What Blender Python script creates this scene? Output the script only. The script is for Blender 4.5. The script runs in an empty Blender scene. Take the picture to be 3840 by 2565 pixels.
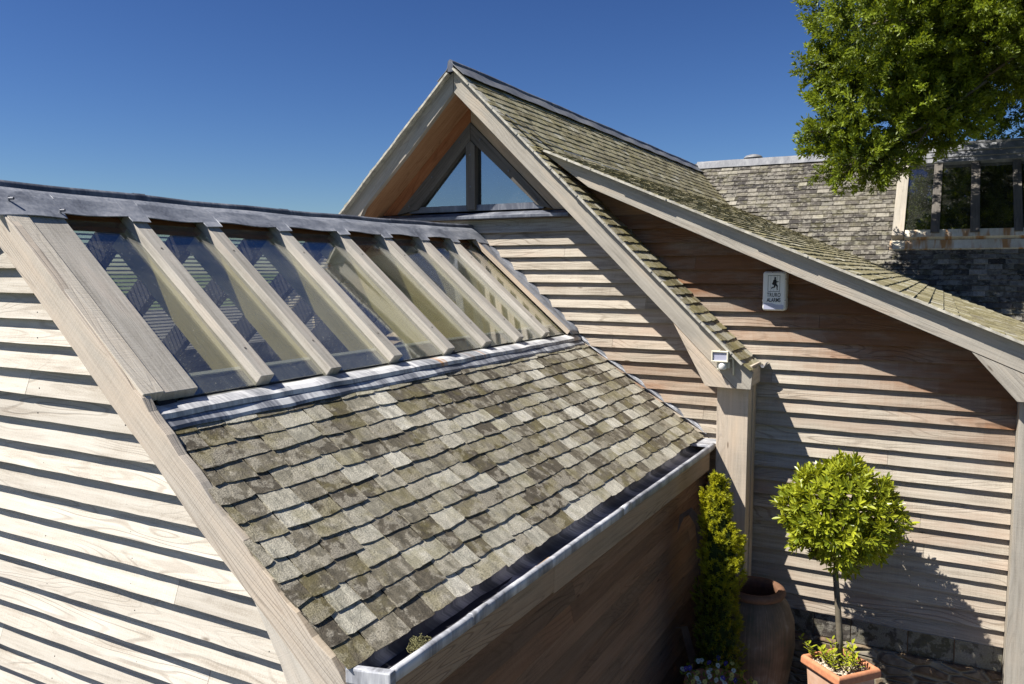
import bpy, math, random
import numpy as np
from mathutils import Vector, Matrix
random.seed(7); rng = np.random.default_rng(7)
R = math.radians
H = 3.35                       # ground lies 3.35 m below the camera; everything is lifted by H at the end
sc = bpy.context.scene

# ------------------------------------------------------------------ camera
cam = bpy.data.objects.new('camera', bpy.data.cameras.new('camera'))
sc.collection.objects.link(cam)
cam.data.sensor_width = 36.0; cam.data.lens = 28.02
cam.data.clip_start = 0.05; cam.data.clip_end = 3000
cam.location = (0, 0, H); cam.rotation_euler = (R(90 - 5.114), 0, R(28.32))
sc.camera = cam
# ------------------------------------------------------------------ sky, sun, exposure
SUN_EL, SUN_ROT = R(53.1), R(225)
w = bpy.data.worlds.new('World'); sc.world = w; w.use_nodes = True
nt = w.node_tree; nt.nodes.clear()
sky = nt.nodes.new('ShaderNodeTexSky'); sky.sky_type = 'NISHITA'; sky.sun_disc = False
sky.sun_elevation = SUN_EL; sky.sun_rotation = SUN_ROT
sky.altitude = 0; sky.air_density = 1.0; sky.dust_density = 0.25; sky.ozone_density = 7.0
bg = nt.nodes.new('ShaderNodeBackground'); bg.inputs[1].default_value = 0.05
wo = nt.nodes.new('ShaderNodeOutputWorld')
hs_ = nt.nodes.new('ShaderNodeHueSaturation'); hs_.inputs['Hue'].default_value = 0.507; hs_.inputs['Saturation'].default_value = 1.04; hs_.inputs['Value'].default_value = 0.54
gm_ = nt.nodes.new('ShaderNodeGamma'); gm_.inputs[1].default_value = 1.35; nt.links.new(sky.outputs[0], gm_.inputs[0]); nt.links.new(gm_.outputs[0], hs_.inputs['Color']); nt.links.new(hs_.outputs[0], bg.inputs[0]); nt.links.new(bg.outputs[0], wo.inputs[0])
sl = bpy.data.lights.new('sun', 'SUN'); sl.energy = 5.0; sl.angle = R(0.5); sl.color = (1.0, 0.95, 0.87)
sun = bpy.data.objects.new('sun', sl); sc.collection.objects.link(sun)
sun.rotation_euler = Vector((0.53, 0.53, -1.0)).to_track_quat('-Z', 'Y').to_euler()
sun.location = (-10, -10, 20)
sc.view_settings.view_transform = 'Standard'; sc.view_settings.look = 'None'
sc.view_settings.exposure = 0.85; sc.view_settings.gamma = 1.0
sc.cycles.max_bounces = 6; sc.cycles.transparent_max_bounces = 16

# ------------------------------------------------------------------ node helpers
def newmat(name):
    m = bpy.data.materials.new(name); m.use_nodes = True
    t = m.node_tree; t.nodes.clear()
    o = t.nodes.new('ShaderNodeOutputMaterial'); p = t.nodes.new('ShaderNodeBsdfPrincipled')
    t.links.new(p.outputs[0], o.inputs[0])
    return m, t, p
class N:
    def __init__(s, t): s.t = t
    def n(s, typ, **kw):
        x = s.t.nodes.new(typ)
        for k, v in kw.items(): setattr(x, k, v)
        return x
    def set(s, sock, v):
        if hasattr(v, 'is_linked') or isinstance(v, bpy.types.NodeSocket): s.t.links.new(v, sock)
        else: sock.default_value = v
    def math(s, op, a, b=0.0, clamp=False):
        x = s.n('ShaderNodeMath', operation=op, use_clamp=clamp); s.set(x.inputs[0], a); s.set(x.inputs[1], b); return x.outputs[0]
    def vmath(s, op, a, b):
        x = s.n('ShaderNodeVectorMath', operation=op); s.set(x.inputs[0], a); s.set(x.inputs[1], b); return x.outputs[0]
    def noise(s, v, scale=1.0, detail=3.0, rough=0.5, dist=0.0):
        x = s.n('ShaderNodeTexNoise'); s.set(x.inputs['Vector'], v); x.inputs['Scale'].default_value = scale
        x.inputs['Detail'].default_value = detail; x.inputs['Roughness'].default_value = rough; x.inputs['Distortion'].default_value = dist
        return x.outputs['Fac']
    def ramp(s, f, stops):
        x = s.n('ShaderNodeValToRGB'); s.set(x.inputs[0], f); e = x.color_ramp.elements
        while len(e) > 1: e.remove(e[-1])
        e[0].position = stops[0][0]; e[0].color = (*stops[0][1], 1)
        for p, c in stops[1:]:
            k = e.new(p); k.color = (*c, 1)
        return x.outputs[0]
    def mr(s, f, a, b, c=0.0, d=1.0):
        x = s.n('ShaderNodeMapRange'); s.set(x.inputs[0], f)
        for i, v in enumerate((a, b, c, d)): x.inputs[i + 1].default_value = v
        return x.outputs[0]
    def mix(s, f, a, b, typ='MIX'):
        x = s.n('ShaderNodeMix', data_type='RGBA', blend_type=typ); s.set(x.inputs[0], f)
        for i, v in ((6, a), (7, b)):
            s.set(x.inputs[i], (*v, 1) if isinstance(v, tuple) and len(v) == 3 else v)
        return x.outputs[2]
    def bump(s, h, strength=0.3, dist=0.005):
        x = s.n('ShaderNodeBump'); x.inputs['Strength'].default_value = strength; x.inputs['Distance'].default_value = dist
        s.set(x.inputs['Height'], h); return x.outputs[0]
    def uvr(s):
        """uv in metres shifted by a random amount for every board or slate; also returns the random channels"""
        uv = s.n('ShaderNodeUVMap').outputs[0]
        a = s.n('ShaderNodeAttribute', attribute_name='rnd').outputs['Color']
        sh = s.vmath('MULTIPLY', a, (17.0, 17.0, 0.0))
        sep = s.n('ShaderNodeSeparateColor'); s.t.links.new(a, sep.inputs[0])
        return s.vmath('ADD', uv, sh), sep.outputs[0], sep.outputs[1], sep.outputs[2]

def wood_mat(name, c0, c1, c2, warm=None, var=0.25, rough=0.8, lines=0.35, grain=0.5, gap=0.0):
    """weathered sawn timber: c0 dark grain, c1 body, c2 pale; rnd.b moves a board towards 'warm' (less weathered; on the gable wall also eaves shade)"""
    m, t, p = newmat(name); n = N(t)
    v, r, g, b = n.uvr()
    st = n.vmath('MULTIPLY', v, (2.2, 55.0, 1.0))
    g1 = n.noise(st, 1.0, 5, 0.6)
    g2 = n.noise(n.vmath('MULTIPLY', v, (0.9, 9.0, 1.0)), 1.0, 1.5, 0.4, 0.3)
    ln = n.math('SINE', n.math('MULTIPLY', g2, 95.0))
    ln = n.mr(ln, 0.55, 1.0, 0.0, 1.0)
    msk = n.mr(n.noise(n.vmath('MULTIPLY', v, (0.8, 3.0, 1.0)), 1.0, 2), 0.42, 0.62)
    ln = n.math('MULTIPLY', ln, msk)
    saw = n.noise(n.vmath('MULTIPLY', v, (160.0, 5.0, 1.0)), 1.0, 2)
    pat = n.noise(n.vmath('MULTIPLY', v, (1.6, 7.0, 1.0)), 1.0, 4, 0.6)
    spk = n.noise(v, 190.0, 2)
    f = n.math('ADD', n.math('MULTIPLY', g1, 0.37), n.math('MULTIPLY', pat, 0.35))
    f = n.math('ADD', f, n.math('MULTIPLY', saw, 0.09)); f = n.math('ADD', f, n.math('MULTIPLY', spk, 0.22))
    col = n.ramp(f, [(0.36, c0), (0.5, c1), (0.68, c2)])
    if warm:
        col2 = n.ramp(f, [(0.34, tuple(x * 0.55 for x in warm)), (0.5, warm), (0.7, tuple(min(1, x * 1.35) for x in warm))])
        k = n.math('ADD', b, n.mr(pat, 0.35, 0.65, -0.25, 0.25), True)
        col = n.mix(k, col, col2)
    col = n.mix(n.math('MULTIPLY', ln, lines), col, (0.45, 0.40, 0.36), 'MULTIPLY')
    kn = n.n('ShaderNodeTexVoronoi'); n.set(kn.inputs['Vector'], n.vmath('MULTIPLY', v, (2.0, 9.0, 1.0))); kn.inputs['Scale'].default_value = 1.0
    kk = n.mr(kn.outputs['Distance'], 0.03, 0.07, 0.75, 0.0)
    col = n.mix(kk, col, (0.25, 0.20, 0.16), 'MULTIPLY')
    tint = n.mr(r, 0.0, 1.0, 1.0 - var, 1.0 + var * 0.5)
    tc = n.n('ShaderNodeCombineColor'); [n.set(tc.inputs[i], tint) for i in range(3)]
    col = n.mix(1.0, col, tc.outputs[0], 'MULTIPLY')
    n.set(p.inputs['Base Color'], col); p.inputs['Roughness'].default_value = rough
    p.inputs['Specular IOR Level'].default_value = 0.25
    h = n.math('ADD', n.math('MULTIPLY', g1, 0.8), n.math('MULTIPLY', ln, -1.3 * lines)); h = n.math('ADD', h, n.math('MULTIPLY', saw, 0.2))
    n.set(p.inputs['Normal'], n.bump(h, grain, 0.004))
    return m

def slate_mat(name, pal, lich=(0.50, 0.46, 0.37), moss=(0.17, 0.16, 0.05), mossamt=0.35, lichamt=0.55, gloss=0.55, scale=1.0, spec=0.4):
    m, t, p = newmat(name); n = N(t)
    v, r, g, b = n.uvr()
    base = n.ramp(r, pal)
    n1 = n.noise(n.vmath('MULTIPLY', v, (26.0 * scale, 9.0 * scale, 1.0)), 1.0, 5, 0.65, 0.4)
    n2 = n.noise(v, 13.0 * scale, 4, 0.6)
    n3 = n.noise(v, 150.0, 3, 0.6)
    tc = n.mr(n1, 0.33, 0.67, 0.62, 1.32); cc = n.n('ShaderNodeCombineColor'); [n.set(cc.inputs[i], tc) for i in range(3)]
    col = n.mix(1.0, base, cc.outputs[0], 'MULTIPLY')
    lm = n.math('MULTIPLY', n.mr(n.math('ADD', n2, n.math('MULTIPLY', g, 0.16)), 0.57, 0.63), lichamt)
    lm = n.math('MULTIPLY', lm, n.mr(n3, 0.3, 0.55, 0.4, 1.0))
    col = n.mix(lm, col, lich)
    mm = n.math('MULTIPLY', n.mr(n.math('ADD', n.noise(v, 6.0 * scale, 4, 0.6, 0.3), n.math('MULTIPLY', b, 0.2)), 0.6, 0.75), mossamt)
    col = n.mix(mm, col, moss)
    sp = n.mr(n3, 0.3, 0.7, 0.6, 1.38); c3 = n.n('ShaderNodeCombineColor'); [n.set(c3.inputs[i], sp) for i in range(3)]
    col = n.mix(1.0, col, c3.outputs[0], 'MULTIPLY')
    n.set(p.inputs['Base Color'], col); n.set(p.inputs['Roughness'], n.mr(n2, 0.3, 0.7, gloss - 0.08, gloss + 0.2))
    p.inputs['Specular IOR Level'].default_value = spec
    h = n.math('ADD', n.math('MULTIPLY', n1, 1.0), n.math('MULTIPLY', n3, 0.35)); h = n.math('ADD', h, n.math('MULTIPLY', n2, 0.7))
    n.set(p.inputs['Normal'], n.bump(h, 0.9, 0.008))
    return m

def lead_mat_(): pass
def lead_mat(name, c0=(0.10, 0.11, 0.13), c1=(0.27, 0.28, 0.31), c2=(0.62, 0.64, 0.68), rust=0.0, bias=0.0, rough=0.5, contrast=1.0, rlo=0.60, bmp=0.2):
    m, t, p = newmat(name); n = N(t)
    v, r, g, b = n.uvr()
    a1 = n.noise(n.vmath('MULTIPLY', v, (5.0, 1.6, 1.0)), 1.0, 5, 0.62, 0.6)
    a2 = n.noise(n.vmath('MULTIPLY', v, (60.0, 9.0, 1.0)), 1.0, 4, 0.6)
    f = n.math('ADD', n.math('MULTIPLY', a1, 0.75), n.math('MULTIPLY', a2, 0.25))
    f = n.math('ADD', f, bias)
    col = n.ramp(f, [(0.5 - 0.14 * contrast, c0), (0.5, c1), (0.5 + 0.16 * contrast, c2)])
    if rust:
        rr = n.noise(n.vmath('MULTIPLY', v, (6.0, 0.8, 1.0)), 1.0, 3, 0.6)
        col = n.mix(n.mr(rr, rlo, rlo + 0.1, 0.0, rust), col, (0.42, 0.19, 0.05))
    n.set(p.inputs['Base Color'], col); n.set(p.inputs['Roughness'], n.mr(a2, 0.3, 0.7, rough - 0.1, rough + 0.15))
    p.inputs['Metallic'].default_value = 0.08
    n.set(p.inputs['Normal'], n.bump(f, bmp, 0.006))
    return m

def glass_mat(name, refl=0.10, ior=1.5, tint=(0.62, 0.70, 0.68), dirt=0.06):
    m = bpy.data.materials.new(name); m.use_nodes = True; t = m.node_tree; t.nodes.clear(); n = N(t)
    o = n.n('ShaderNodeOutputMaterial'); tr = n.n('ShaderNodeBsdfTransparent'); tr.inputs[0].default_value = (*tint, 1)
    gl = n.n('ShaderNodeBsdfGlossy'); gl.inputs['Roughness'].default_value = 0.02; gl.inputs[0].default_value = (0.95, 0.97, 1, 1)
    lw_ = n.n('ShaderNodeLayerWeight'); lw_.inputs[0].default_value = 0.5; fr = n.math('POWER', lw_.outputs['Facing'], 3.5)
    tc = n.n('ShaderNodeTexCoord')
    wv = n.noise(tc.outputs['Object'], 2.5, 2); n.set(gl.inputs['Normal'], n.bump(wv, 0.02, 0.02))
    f = n.math('ADD', n.math('MULTIPLY', fr, 1.0 - refl), refl, True)
    mx = n.n('ShaderNodeMixShader'); n.set(mx.inputs[0], f); t.links.new(tr.outputs[0], mx.inputs[1]); t.links.new(gl.outputs[0], mx.inputs[2])
    df = n.n('ShaderNodeBsdfDiffuse'); df.inputs[0].default_value = (0.55, 0.55, 0.48, 1)
    d1 = n.noise(tc.outputs['Object'], 3.0, 5, 0.6); d2 = n.noise(tc.outputs['Object'], 130.0, 1)
    dd = n.math('ADD', n.mr(d1, 0.35, 0.7, dirt * 0.3, dirt * 1.4), n.mr(d2, 0.70, 0.76, 0.0, 0.5), True)
    m2 = n.n('ShaderNodeMixShader'); n.set(m2.inputs[0], dd); t.links.new(mx.outputs[0], m2.inputs[1]); t.links.new(df.outputs[0], m2.inputs[2])
    t.links.new(m2.outputs[0], o.inputs[0])
    return m

def leaf_mat(name, c0, c1, trans=0.35, gloss=0.35):
    m = bpy.data.materials.new(name); m.use_nodes = True; t = m.node_tree; t.nodes.clear(); n = N(t)
    o = n.n('ShaderNodeOutputMaterial'); p = n.n('ShaderNodeBsdfPrincipled')
    a = n.n('ShaderNodeAttribute', attribute_name='rnd').outputs['Color']
    sep = n.n('ShaderNodeSeparateColor'); t.links.new(a, sep.inputs[0])
    col = n.mix(sep.outputs[0], c0, c1)
    n.set(p.inputs['Base Color'], col); p.inputs['Roughness'].default_value = gloss; p.inputs['Specular IOR Level'].default_value = 0.32
    tl = n.n('ShaderNodeBsdfTranslucent'); n.set(tl.inputs[0], n.mix(0.5, col, (min(1, c1[0] * 2.2), min(1, c1[1] * 2.0), c1[2])))
    mx = n.n('ShaderNodeMixShader'); mx.inputs[0].default_value = trans
    t.links.new(p.outputs[0], mx.inputs[1]); t.links.new(tl.outputs[0], mx.inputs[2]); t.links.new(mx.outputs[0], o.inputs[0])
    return m

def plain_mat(name, c, rough=0.6, spec=0.4, noise=0.0, nscale=20.0, metal=0.0, bump=0.0, c2=None):
    m, t, p = newmat(name); n = N(t)
    tc = n.n('ShaderNodeTexCoord').outputs['Object']
    f = n.noise(tc, nscale, 5, 0.6)
    c2 = c2 or tuple(x * (1 - noise) for x in c)
    n.set(p.inputs['Base Color'], n.mix(n.mr(f, 0.35, 0.65), c, c2))
    p.inputs['Roughness'].default_value = rough; p.inputs['Specular IOR Level'].default_value = spec; p.inputs['Metallic'].default_value = metal
    if bump: n.set(p.inputs['Normal'], n.bump(f, bump, 0.006))
    return m

M = {}
M['bleached'] = wood_mat('bleached_cedar', (0.32, 0.275, 0.22), (0.495, 0.455, 0.39), (0.62, 0.585, 0.52), var=0.2, lines=0.42)
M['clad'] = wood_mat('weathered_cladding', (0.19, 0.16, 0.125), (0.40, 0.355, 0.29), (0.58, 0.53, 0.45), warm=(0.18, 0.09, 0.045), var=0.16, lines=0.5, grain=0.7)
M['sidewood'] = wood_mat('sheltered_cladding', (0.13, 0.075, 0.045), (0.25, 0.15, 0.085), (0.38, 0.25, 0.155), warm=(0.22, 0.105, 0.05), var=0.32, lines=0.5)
M['oak'] = wood_mat('silvered_oak', (0.22, 0.20, 0.17), (0.36, 0.33, 0.28), (0.47, 0.44, 0.38), warm=(0.45, 0.33, 0.22), var=0.12, lines=0.3, grain=0.6)
M['oakbar'] = wood_mat('silvered_oak_bars', (0.22, 0.20, 0.17), (0.42, 0.39, 0.34), (0.62, 0.59, 0.53), warm=(0.40, 0.30, 0.22), var=0.12, lines=0.08, grain=0.9)
M['edgeoak'] = wood_mat('cracked_oak_edge', (0.30, 0.27, 0.22), (0.54, 0.49, 0.41), (0.68, 0.64, 0.56), warm=(0.4, 0.3, 0.2), var=0.1, lines=0.15, grain=1.0)
M['soffit'] = wood_mat('brown_soffit', (0.22, 0.11, 0.055), (0.38, 0.20, 0.10), (0.48, 0.29, 0.16), var=0.1, lines=0.4)
M['fascia'] = wood_mat('fascia_oak', (0.22, 0.16, 0.10), (0.36, 0.28, 0.19), (0.46, 0.38, 0.28), warm=(0.38, 0.25, 0.15), var=0.15, lines=0.6)
M['newoak'] = wood_mat('pale_oak', (0.36, 0.325, 0.275), (0.51, 0.47, 0.405), (0.62, 0.585, 0.52), warm=(0.50, 0.40, 0.30), var=0.1, lines=0.35, grain=0.7)
M['orange'] = wood_mat('sheltered_orange_timber', (0.18, 0.07, 0.03), (0.33, 0.13, 0.055), (0.43, 0.21, 0.10), var=0.15, lines=0.4)
M['darkoak'] = wood_mat('stained_shaded_oak', (0.06, 0.055, 0.05), (0.115, 0.105, 0.095), (0.20, 0.18, 0.15), var=0.1, lines=0.4)
M['inner'] = wood_mat('interior_rafter', (0.48, 0.42, 0.20), (0.62, 0.55, 0.30), (0.72, 0.65, 0.40), var=0.1, lines=0.15)
M['louvre'] = plain_mat('louvre_slat', (0.42, 0.42, 0.44), 0.7, 0.2, 0.1, 5.0)
M['innerdark'] = plain_mat('interior_dark', (0.05, 0.05, 0.06), 0.9, 0.1, 0.4, 3.0)
PALA = [(0.0, (0.085, 0.072, 0.052)), (0.3, (0.135, 0.118, 0.085)), (0.5, (0.19, 0.17, 0.125)), (0.7, (0.28, 0.26, 0.20)), (0.88, (0.40, 0.38, 0.31)), (1.0, (0.50, 0.475, 0.40))]
M['slateA'] = slate_mat('olive_grey_slate', PALA, lichamt=0.42, moss=(0.20, 0.17, 0.05))
M['slateM'] = slate_mat('mossy_roof_slate', [(0.0, (0.15, 0.13, 0.07)), (0.5, (0.25, 0.22, 0.12)), (0.85, (0.34, 0.31, 0.19)), (1.0, (0.46, 0.44, 0.36))], moss=(0.30, 0.26, 0.09), mossamt=0.4, lichamt=0.3)
M['slateW'] = slate_mat('wing_slate', [(0.0, (0.035, 0.031, 0.028)), (0.35, (0.062, 0.055, 0.048)), (0.6, (0.09, 0.08, 0.068)), (0.85, (0.135, 0.122, 0.10)), (1.0, (0.27, 0.25, 0.21))], lich=(0.34, 0.32, 0.27), mossamt=0.2, lichamt=0.45, gloss=0.45)
M['verge'] = plain_mat('lichened_verge', (0.56, 0.53, 0.45), 0.9, 0.2, 0.45, 18.0, bump=0.5)
M['lead'] = lead_mat('ridge_lead', (0.11, 0.12, 0.145), (0.22, 0.235, 0.27), (0.36, 0.37, 0.40))
M['leadroll'] = lead_mat('dark_lead_roll', (0.06, 0.065, 0.085), (0.11, 0.12, 0.15), (0.26, 0.27, 0.30))
M['leadlow'] = lead_mat('streaked_lead', (0.12, 0.13, 0.155), (0.27, 0.28, 0.31), (0.56, 0.57, 0.58), contrast=0.5)
M['leadwhite'] = lead_mat('oxidised_lead', (0.17, 0.18, 0.20), (0.36, 0.365, 0.38), (0.64, 0.64, 0.64), rust=0.9, bias=0.045, contrast=0.6)
M['leadgut'] = lead_mat('gutter_lead', (0.16, 0.165, 0.18), (0.34, 0.35, 0.38), (0.58, 0.59, 0.61), contrast=0.7)
M['leadin'] = lead_mat('gutter_inside_lead', (0.07, 0.075, 0.09), (0.14, 0.15, 0.17), (0.50, 0.51, 0.54), bias=0.02, contrast=0.7)
M['leadpale'] = lead_mat('pale_wing_lead', (0.13, 0.135, 0.15), (0.19, 0.195, 0.21), (0.28, 0.285, 0.29))
M['sill'] = lead_mat('rust_streaked_sill', (0.50, 0.44, 0.34), (0.62, 0.57, 0.46), (0.74, 0.70, 0.60), rust=0.9, rlo=0.49)
M['glassroof'] = glass_mat('roof_glass', 0.17, 1.5, (0.97, 0.97, 0.90), 0.06)
M['glasswin'] = glass_mat('gable_glass', 0.30, 1.5, (0.3, 0.36, 0.4), 0.02)
M['glassdorm'] = glass_mat('dormer_glass', 0.28, 1.5, (0.3, 0.36, 0.4), 0.02)
M['urnrim'] = plain_mat('brown_clay', (0.19, 0.10, 0.06), 0.8, 0.25, 0.25, 30.0, bump=0.3, c2=(0.14, 0.075, 0.045))
M['terra'] = plain_mat('terracotta', (0.56, 0.25, 0.13), 0.8, 0.25, 0.25, 30.0, bump=0.3, c2=(0.46, 0.19, 0.10))
M['terrapale'] = plain_mat('pale_terracotta', (0.58, 0.40, 0.30), 0.85, 0.2, 0.3, 12.0, bump=0.3, c2=(0.50, 0.30, 0.20))
M['white'] = plain_mat('white_plastic', (0.74, 0.74, 0.70), 0.35, 0.5, 0.06, 8.0)
M['cream'] = plain_mat('cream_plastic', (0.74, 0.70, 0.55), 0.4, 0.5, 0.08, 12.0)
M['lens'] = plain_mat('grey_lens', (0.38, 0.39, 0.50), 0.25, 0.5, 0.05, 8.0)
M['black'] = plain_mat('black_print', (0.012, 0.012, 0.014), 0.6, 0.3)
M['bark'] = plain_mat('grey_bark', (0.15, 0.13, 0.095), 0.9, 0.2, 0.45, 14.0, bump=0.8)
M['gravel'] = plain_mat('cream_chippings', (0.62, 0.55, 0.44), 0.8, 0.3, 0.25, 25.0, c2=(0.42, 0.33, 0.22))
M['soil'] = plain_mat('dark_soil', (0.04, 0.03, 0.02), 0.95, 0.1, 0.4, 30.0, bump=0.5)
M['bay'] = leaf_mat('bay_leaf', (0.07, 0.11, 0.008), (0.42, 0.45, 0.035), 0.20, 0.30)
M['yew'] = leaf_mat('golden_yew', (0.06, 0.09, 0.010), (0.42, 0.42, 0.02), 0.3, 0.5)
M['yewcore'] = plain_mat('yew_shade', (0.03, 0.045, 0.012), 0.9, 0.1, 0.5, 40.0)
M['oakleaf'] = leaf_mat('tree_leaf', (0.025, 0.048, 0.006), (0.22, 0.28, 0.02), 0.28, 0.45)
M['dryleaf'] = plain_mat('brown_leaf', (0.20, 0.13, 0.09), 0.6, 0.3, 0.3, 9.0)
M['moss'] = plain_mat('dry_moss', (0.26, 0.25, 0.12), 0.95, 0.1, 0.6, 60.0)

# ------------------------------------------------------------------ mesh helper
def V(*a): return np.array(a, float)
def nrm(a): a = np.asarray(a, float); return a / (np.linalg.norm(a) + 1e-12)
def rr(a, b): return random.uniform(a, b)
class MB:
    def __init__(s): s.v = []; s.f = []; s.uv = []; s.c = []
    def face(s, idx, g, rnd, uvs=None):
        P = [s.v[i] for i in idx]
        if uvs is None:
            c = np.cross(P[1] - P[0], P[2] - P[0])
            if len(P) > 3: c = c + np.cross(P[2] - P[0], P[3] - P[0])
            n = nrm(c); g = nrm(g)
            if abs(n @ g) > 0.8:
                g = nrm(np.cross(n, V(0.3, 0.9, 0.2)))
            t = nrm(np.cross(n, g))
            uvs = [(float(q @ g), float(q @ t)) for q in P]
        s.f.append(tuple(idx)); s.uv.append(uvs); s.c.append(rnd)
    def add(s, pts):
        k = len(s.v); s.v.extend([np.asarray(p, float) for p in pts]); return list(range(k, k + len(pts)))
    def rnd(s, b=None): return (random.random(), random.random(), random.random() if b is None else b)
    def hexa(s, p, g, rnd=None):
        """8 points: bottom 0-3, top 4-7"""
        rnd = rnd or s.rnd(); i = s.add(p)
        for q in ((3, 2, 1, 0), (4, 5, 6, 7), (0, 1, 5, 4), (1, 2, 6, 5), (2, 3, 7, 6), (3, 0, 4, 7)):
            s.face([i[k] for k in q], g, rnd)
    def box(s, lo, hi, g=(1, 0, 0), rnd=None):
        x0, y0, z0 = lo; x1, y1, z1 = hi
        s.hexa([(x0, y0, z0), (x1, y0, z0), (x1, y1, z0), (x0, y1, z0), (x0, y0, z1), (x1, y0, z1), (x1, y1, z1), (x0, y1, z1)], g, rnd)
    def obox(s, o, a, b, c, g=None, rnd=None):
        """box from corner o with edge vectors a, b, c"""
        o, a, b, c = map(lambda q: np.asarray(q, float), (o, a, b, c))
        if np.cross(a, b) @ c < 0: a, b = b, a
        s.hexa([o, o + a, o + a + b, o + b, o + c, o + a + c, o + a + b + c, o + b + c], g if g is not None else a, rnd)
    def prism(s, poly, ext, g, rnd=None):
        """planar polygon (3D points) extruded by vector ext"""
        rnd = rnd or s.rnd(); P = [np.asarray(p, float) for p in poly]; ext = np.asarray(ext, float); n = len(P)
        c = sum(np.cross(P[k] - P[0], P[(k + 1) % n] - P[0]) for k in range(1, n - 1))
        if c @ ext > 0: P = P[::-1]
        a = s.add(P); b = s.add([p + ext for p in P])
        s.face(a, g, rnd); s.face(b[::-1], g, rnd)
        for k in range(n):
            j = (k + 1) % n; s.face([a[j], a[k], b[k], b[j]], g, rnd)
    def tube(s, path, rad, seg=8, rnd=None, cap=True):
        rnd = rnd or s.rnd(); P = [np.asarray(p, float) for p in path]; rings = []
        L = 0
        for k, p in enumerate(P):
            d = nrm(P[min(k + 1, len(P) - 1)] - P[max(k - 1, 0)])
            u = nrm(np.cross(d, V(0.31, 0.2, 0.93) if abs(d[2]) < 0.9 else V(1, 0.1, 0))); v = np.cross(d, u)
            r = rad[k] if hasattr(rad, '__len__') else rad
            rings.append(s.add([p + r * (math.cos(a) * u + math.sin(a) * v) for a in np.linspace(0, 2 * math.pi, seg, endpoint=False)]))
        for k in range(len(P) - 1):
            for j in range(seg):
                q = (j + 1) % seg; s.face([rings[k][j], rings[k][q], rings[k + 1][q], rings[k + 1][j]], P[k + 1] - P[k], rnd)
        if cap:
            s.face(rings[0][::-1], (0, 0, 1), rnd); s.face(rings[-1], (0, 0, 1), rnd)
    def lathe(s, prof, cen, seg=32, rnd=None):
        rnd = rnd or s.rnd(); cx, cy, cz = cen; rings = []
        for r, z in prof:
            rings.append(s.add([(cx + r * math.cos(a), cy + r * math.sin(a), cz + z) for a in np.linspace(0, 2 * math.pi, seg, endpoint=False)]))
        R0 = max(r for r, z in prof)
        for k in range(len(prof) - 1):
            for j in range(seg):
                q = (j + 1) % seg; u0 = j / seg * 6.28 * R0; u1 = (j + 1) / seg * 6.28 * R0
                s.face([rings[k][j], rings[k][q], rings[k + 1][q], rings[k + 1][j]], (0, 0, 1), rnd,
                       [(u0, prof[k][1]), (u1, prof[k][1]), (u1, prof[k + 1][1]), (u0, prof[k + 1][1])])
    def sheet(s, fn, us, vs, g=(0, 1, 0), rnd=None):
        vk = 0.02 if len(vs) > 2 and vs[1] == vs[0] + 1 else 1.0
        rnd = rnd or s.rnd(); n = len(vs)
        idx = [s.add([fn(u, v) for v in vs]) for u in us]
        for i in range(len(us) - 1):
            for j in range(n - 1):
                s.face([idx[i][j], idx[i + 1][j], idx[i + 1][j + 1], idx[i][j + 1]], g, rnd,
                       [(us[i], vs[j] * vk), (us[i + 1], vs[j] * vk), (us[i + 1], vs[j + 1] * vk), (us[i], vs[j + 1] * vk)])
    def build(s, name, mat, parent=None, smooth=False, bevel=0.0, solid=0.0):
        me = bpy.data.meshes.new(name)
        me.from_pydata([tuple(map(float, p)) for p in s.v], [], s.f)
        uv = me.uv_layers.new(name='UVMap'); flat = [c for f in s.uv for q in f for c in q]; uv.data.foreach_set('uv', flat)
        ca = me.color_attributes.new('rnd', 'FLOAT_COLOR', 'CORNER')
        ca.data.foreach_set('color', [c for f, r in zip(s.f, s.c) for _ in f for c in (*r, 1.0)])
        me.materials.append(mat)
        if smooth: me.polygons.foreach_set('use_smooth', [True] * len(me.polygons))
        me.validate(clean_customdata=False); me.update()
        o = bpy.data.objects.new(name, me); sc.collection.objects.link(o)
        if parent:
            b = V(0, 0, 0); q = parent
            while q: b = b + V(*q.location); q = q.parent
            o.parent = parent; o.location = tuple(-b)
        if solid:
            sm = o.modifiers.new('solid', 'SOLIDIFY'); sm.thickness = solid; sm.offset = 0
        if bevel:
            bm = o.modifiers.new('bevel', 'BEVEL'); bm.width = bevel; bm.segments = 2; bm.limit_method = 'ANGLE'; bm.harden_normals = False
        return o
def thing(name, label, cat, base=(0, 0, 0), group=None):
    o = bpy.data.objects.new(name, None); sc.collection.objects.link(o); o.empty_display_size = 0.2
    o.location = base; o['label'] = label; o['category'] = cat
    if group: o['group'] = group
    return o
def struct(o): o['kind'] = 'structure'; return o

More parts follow.
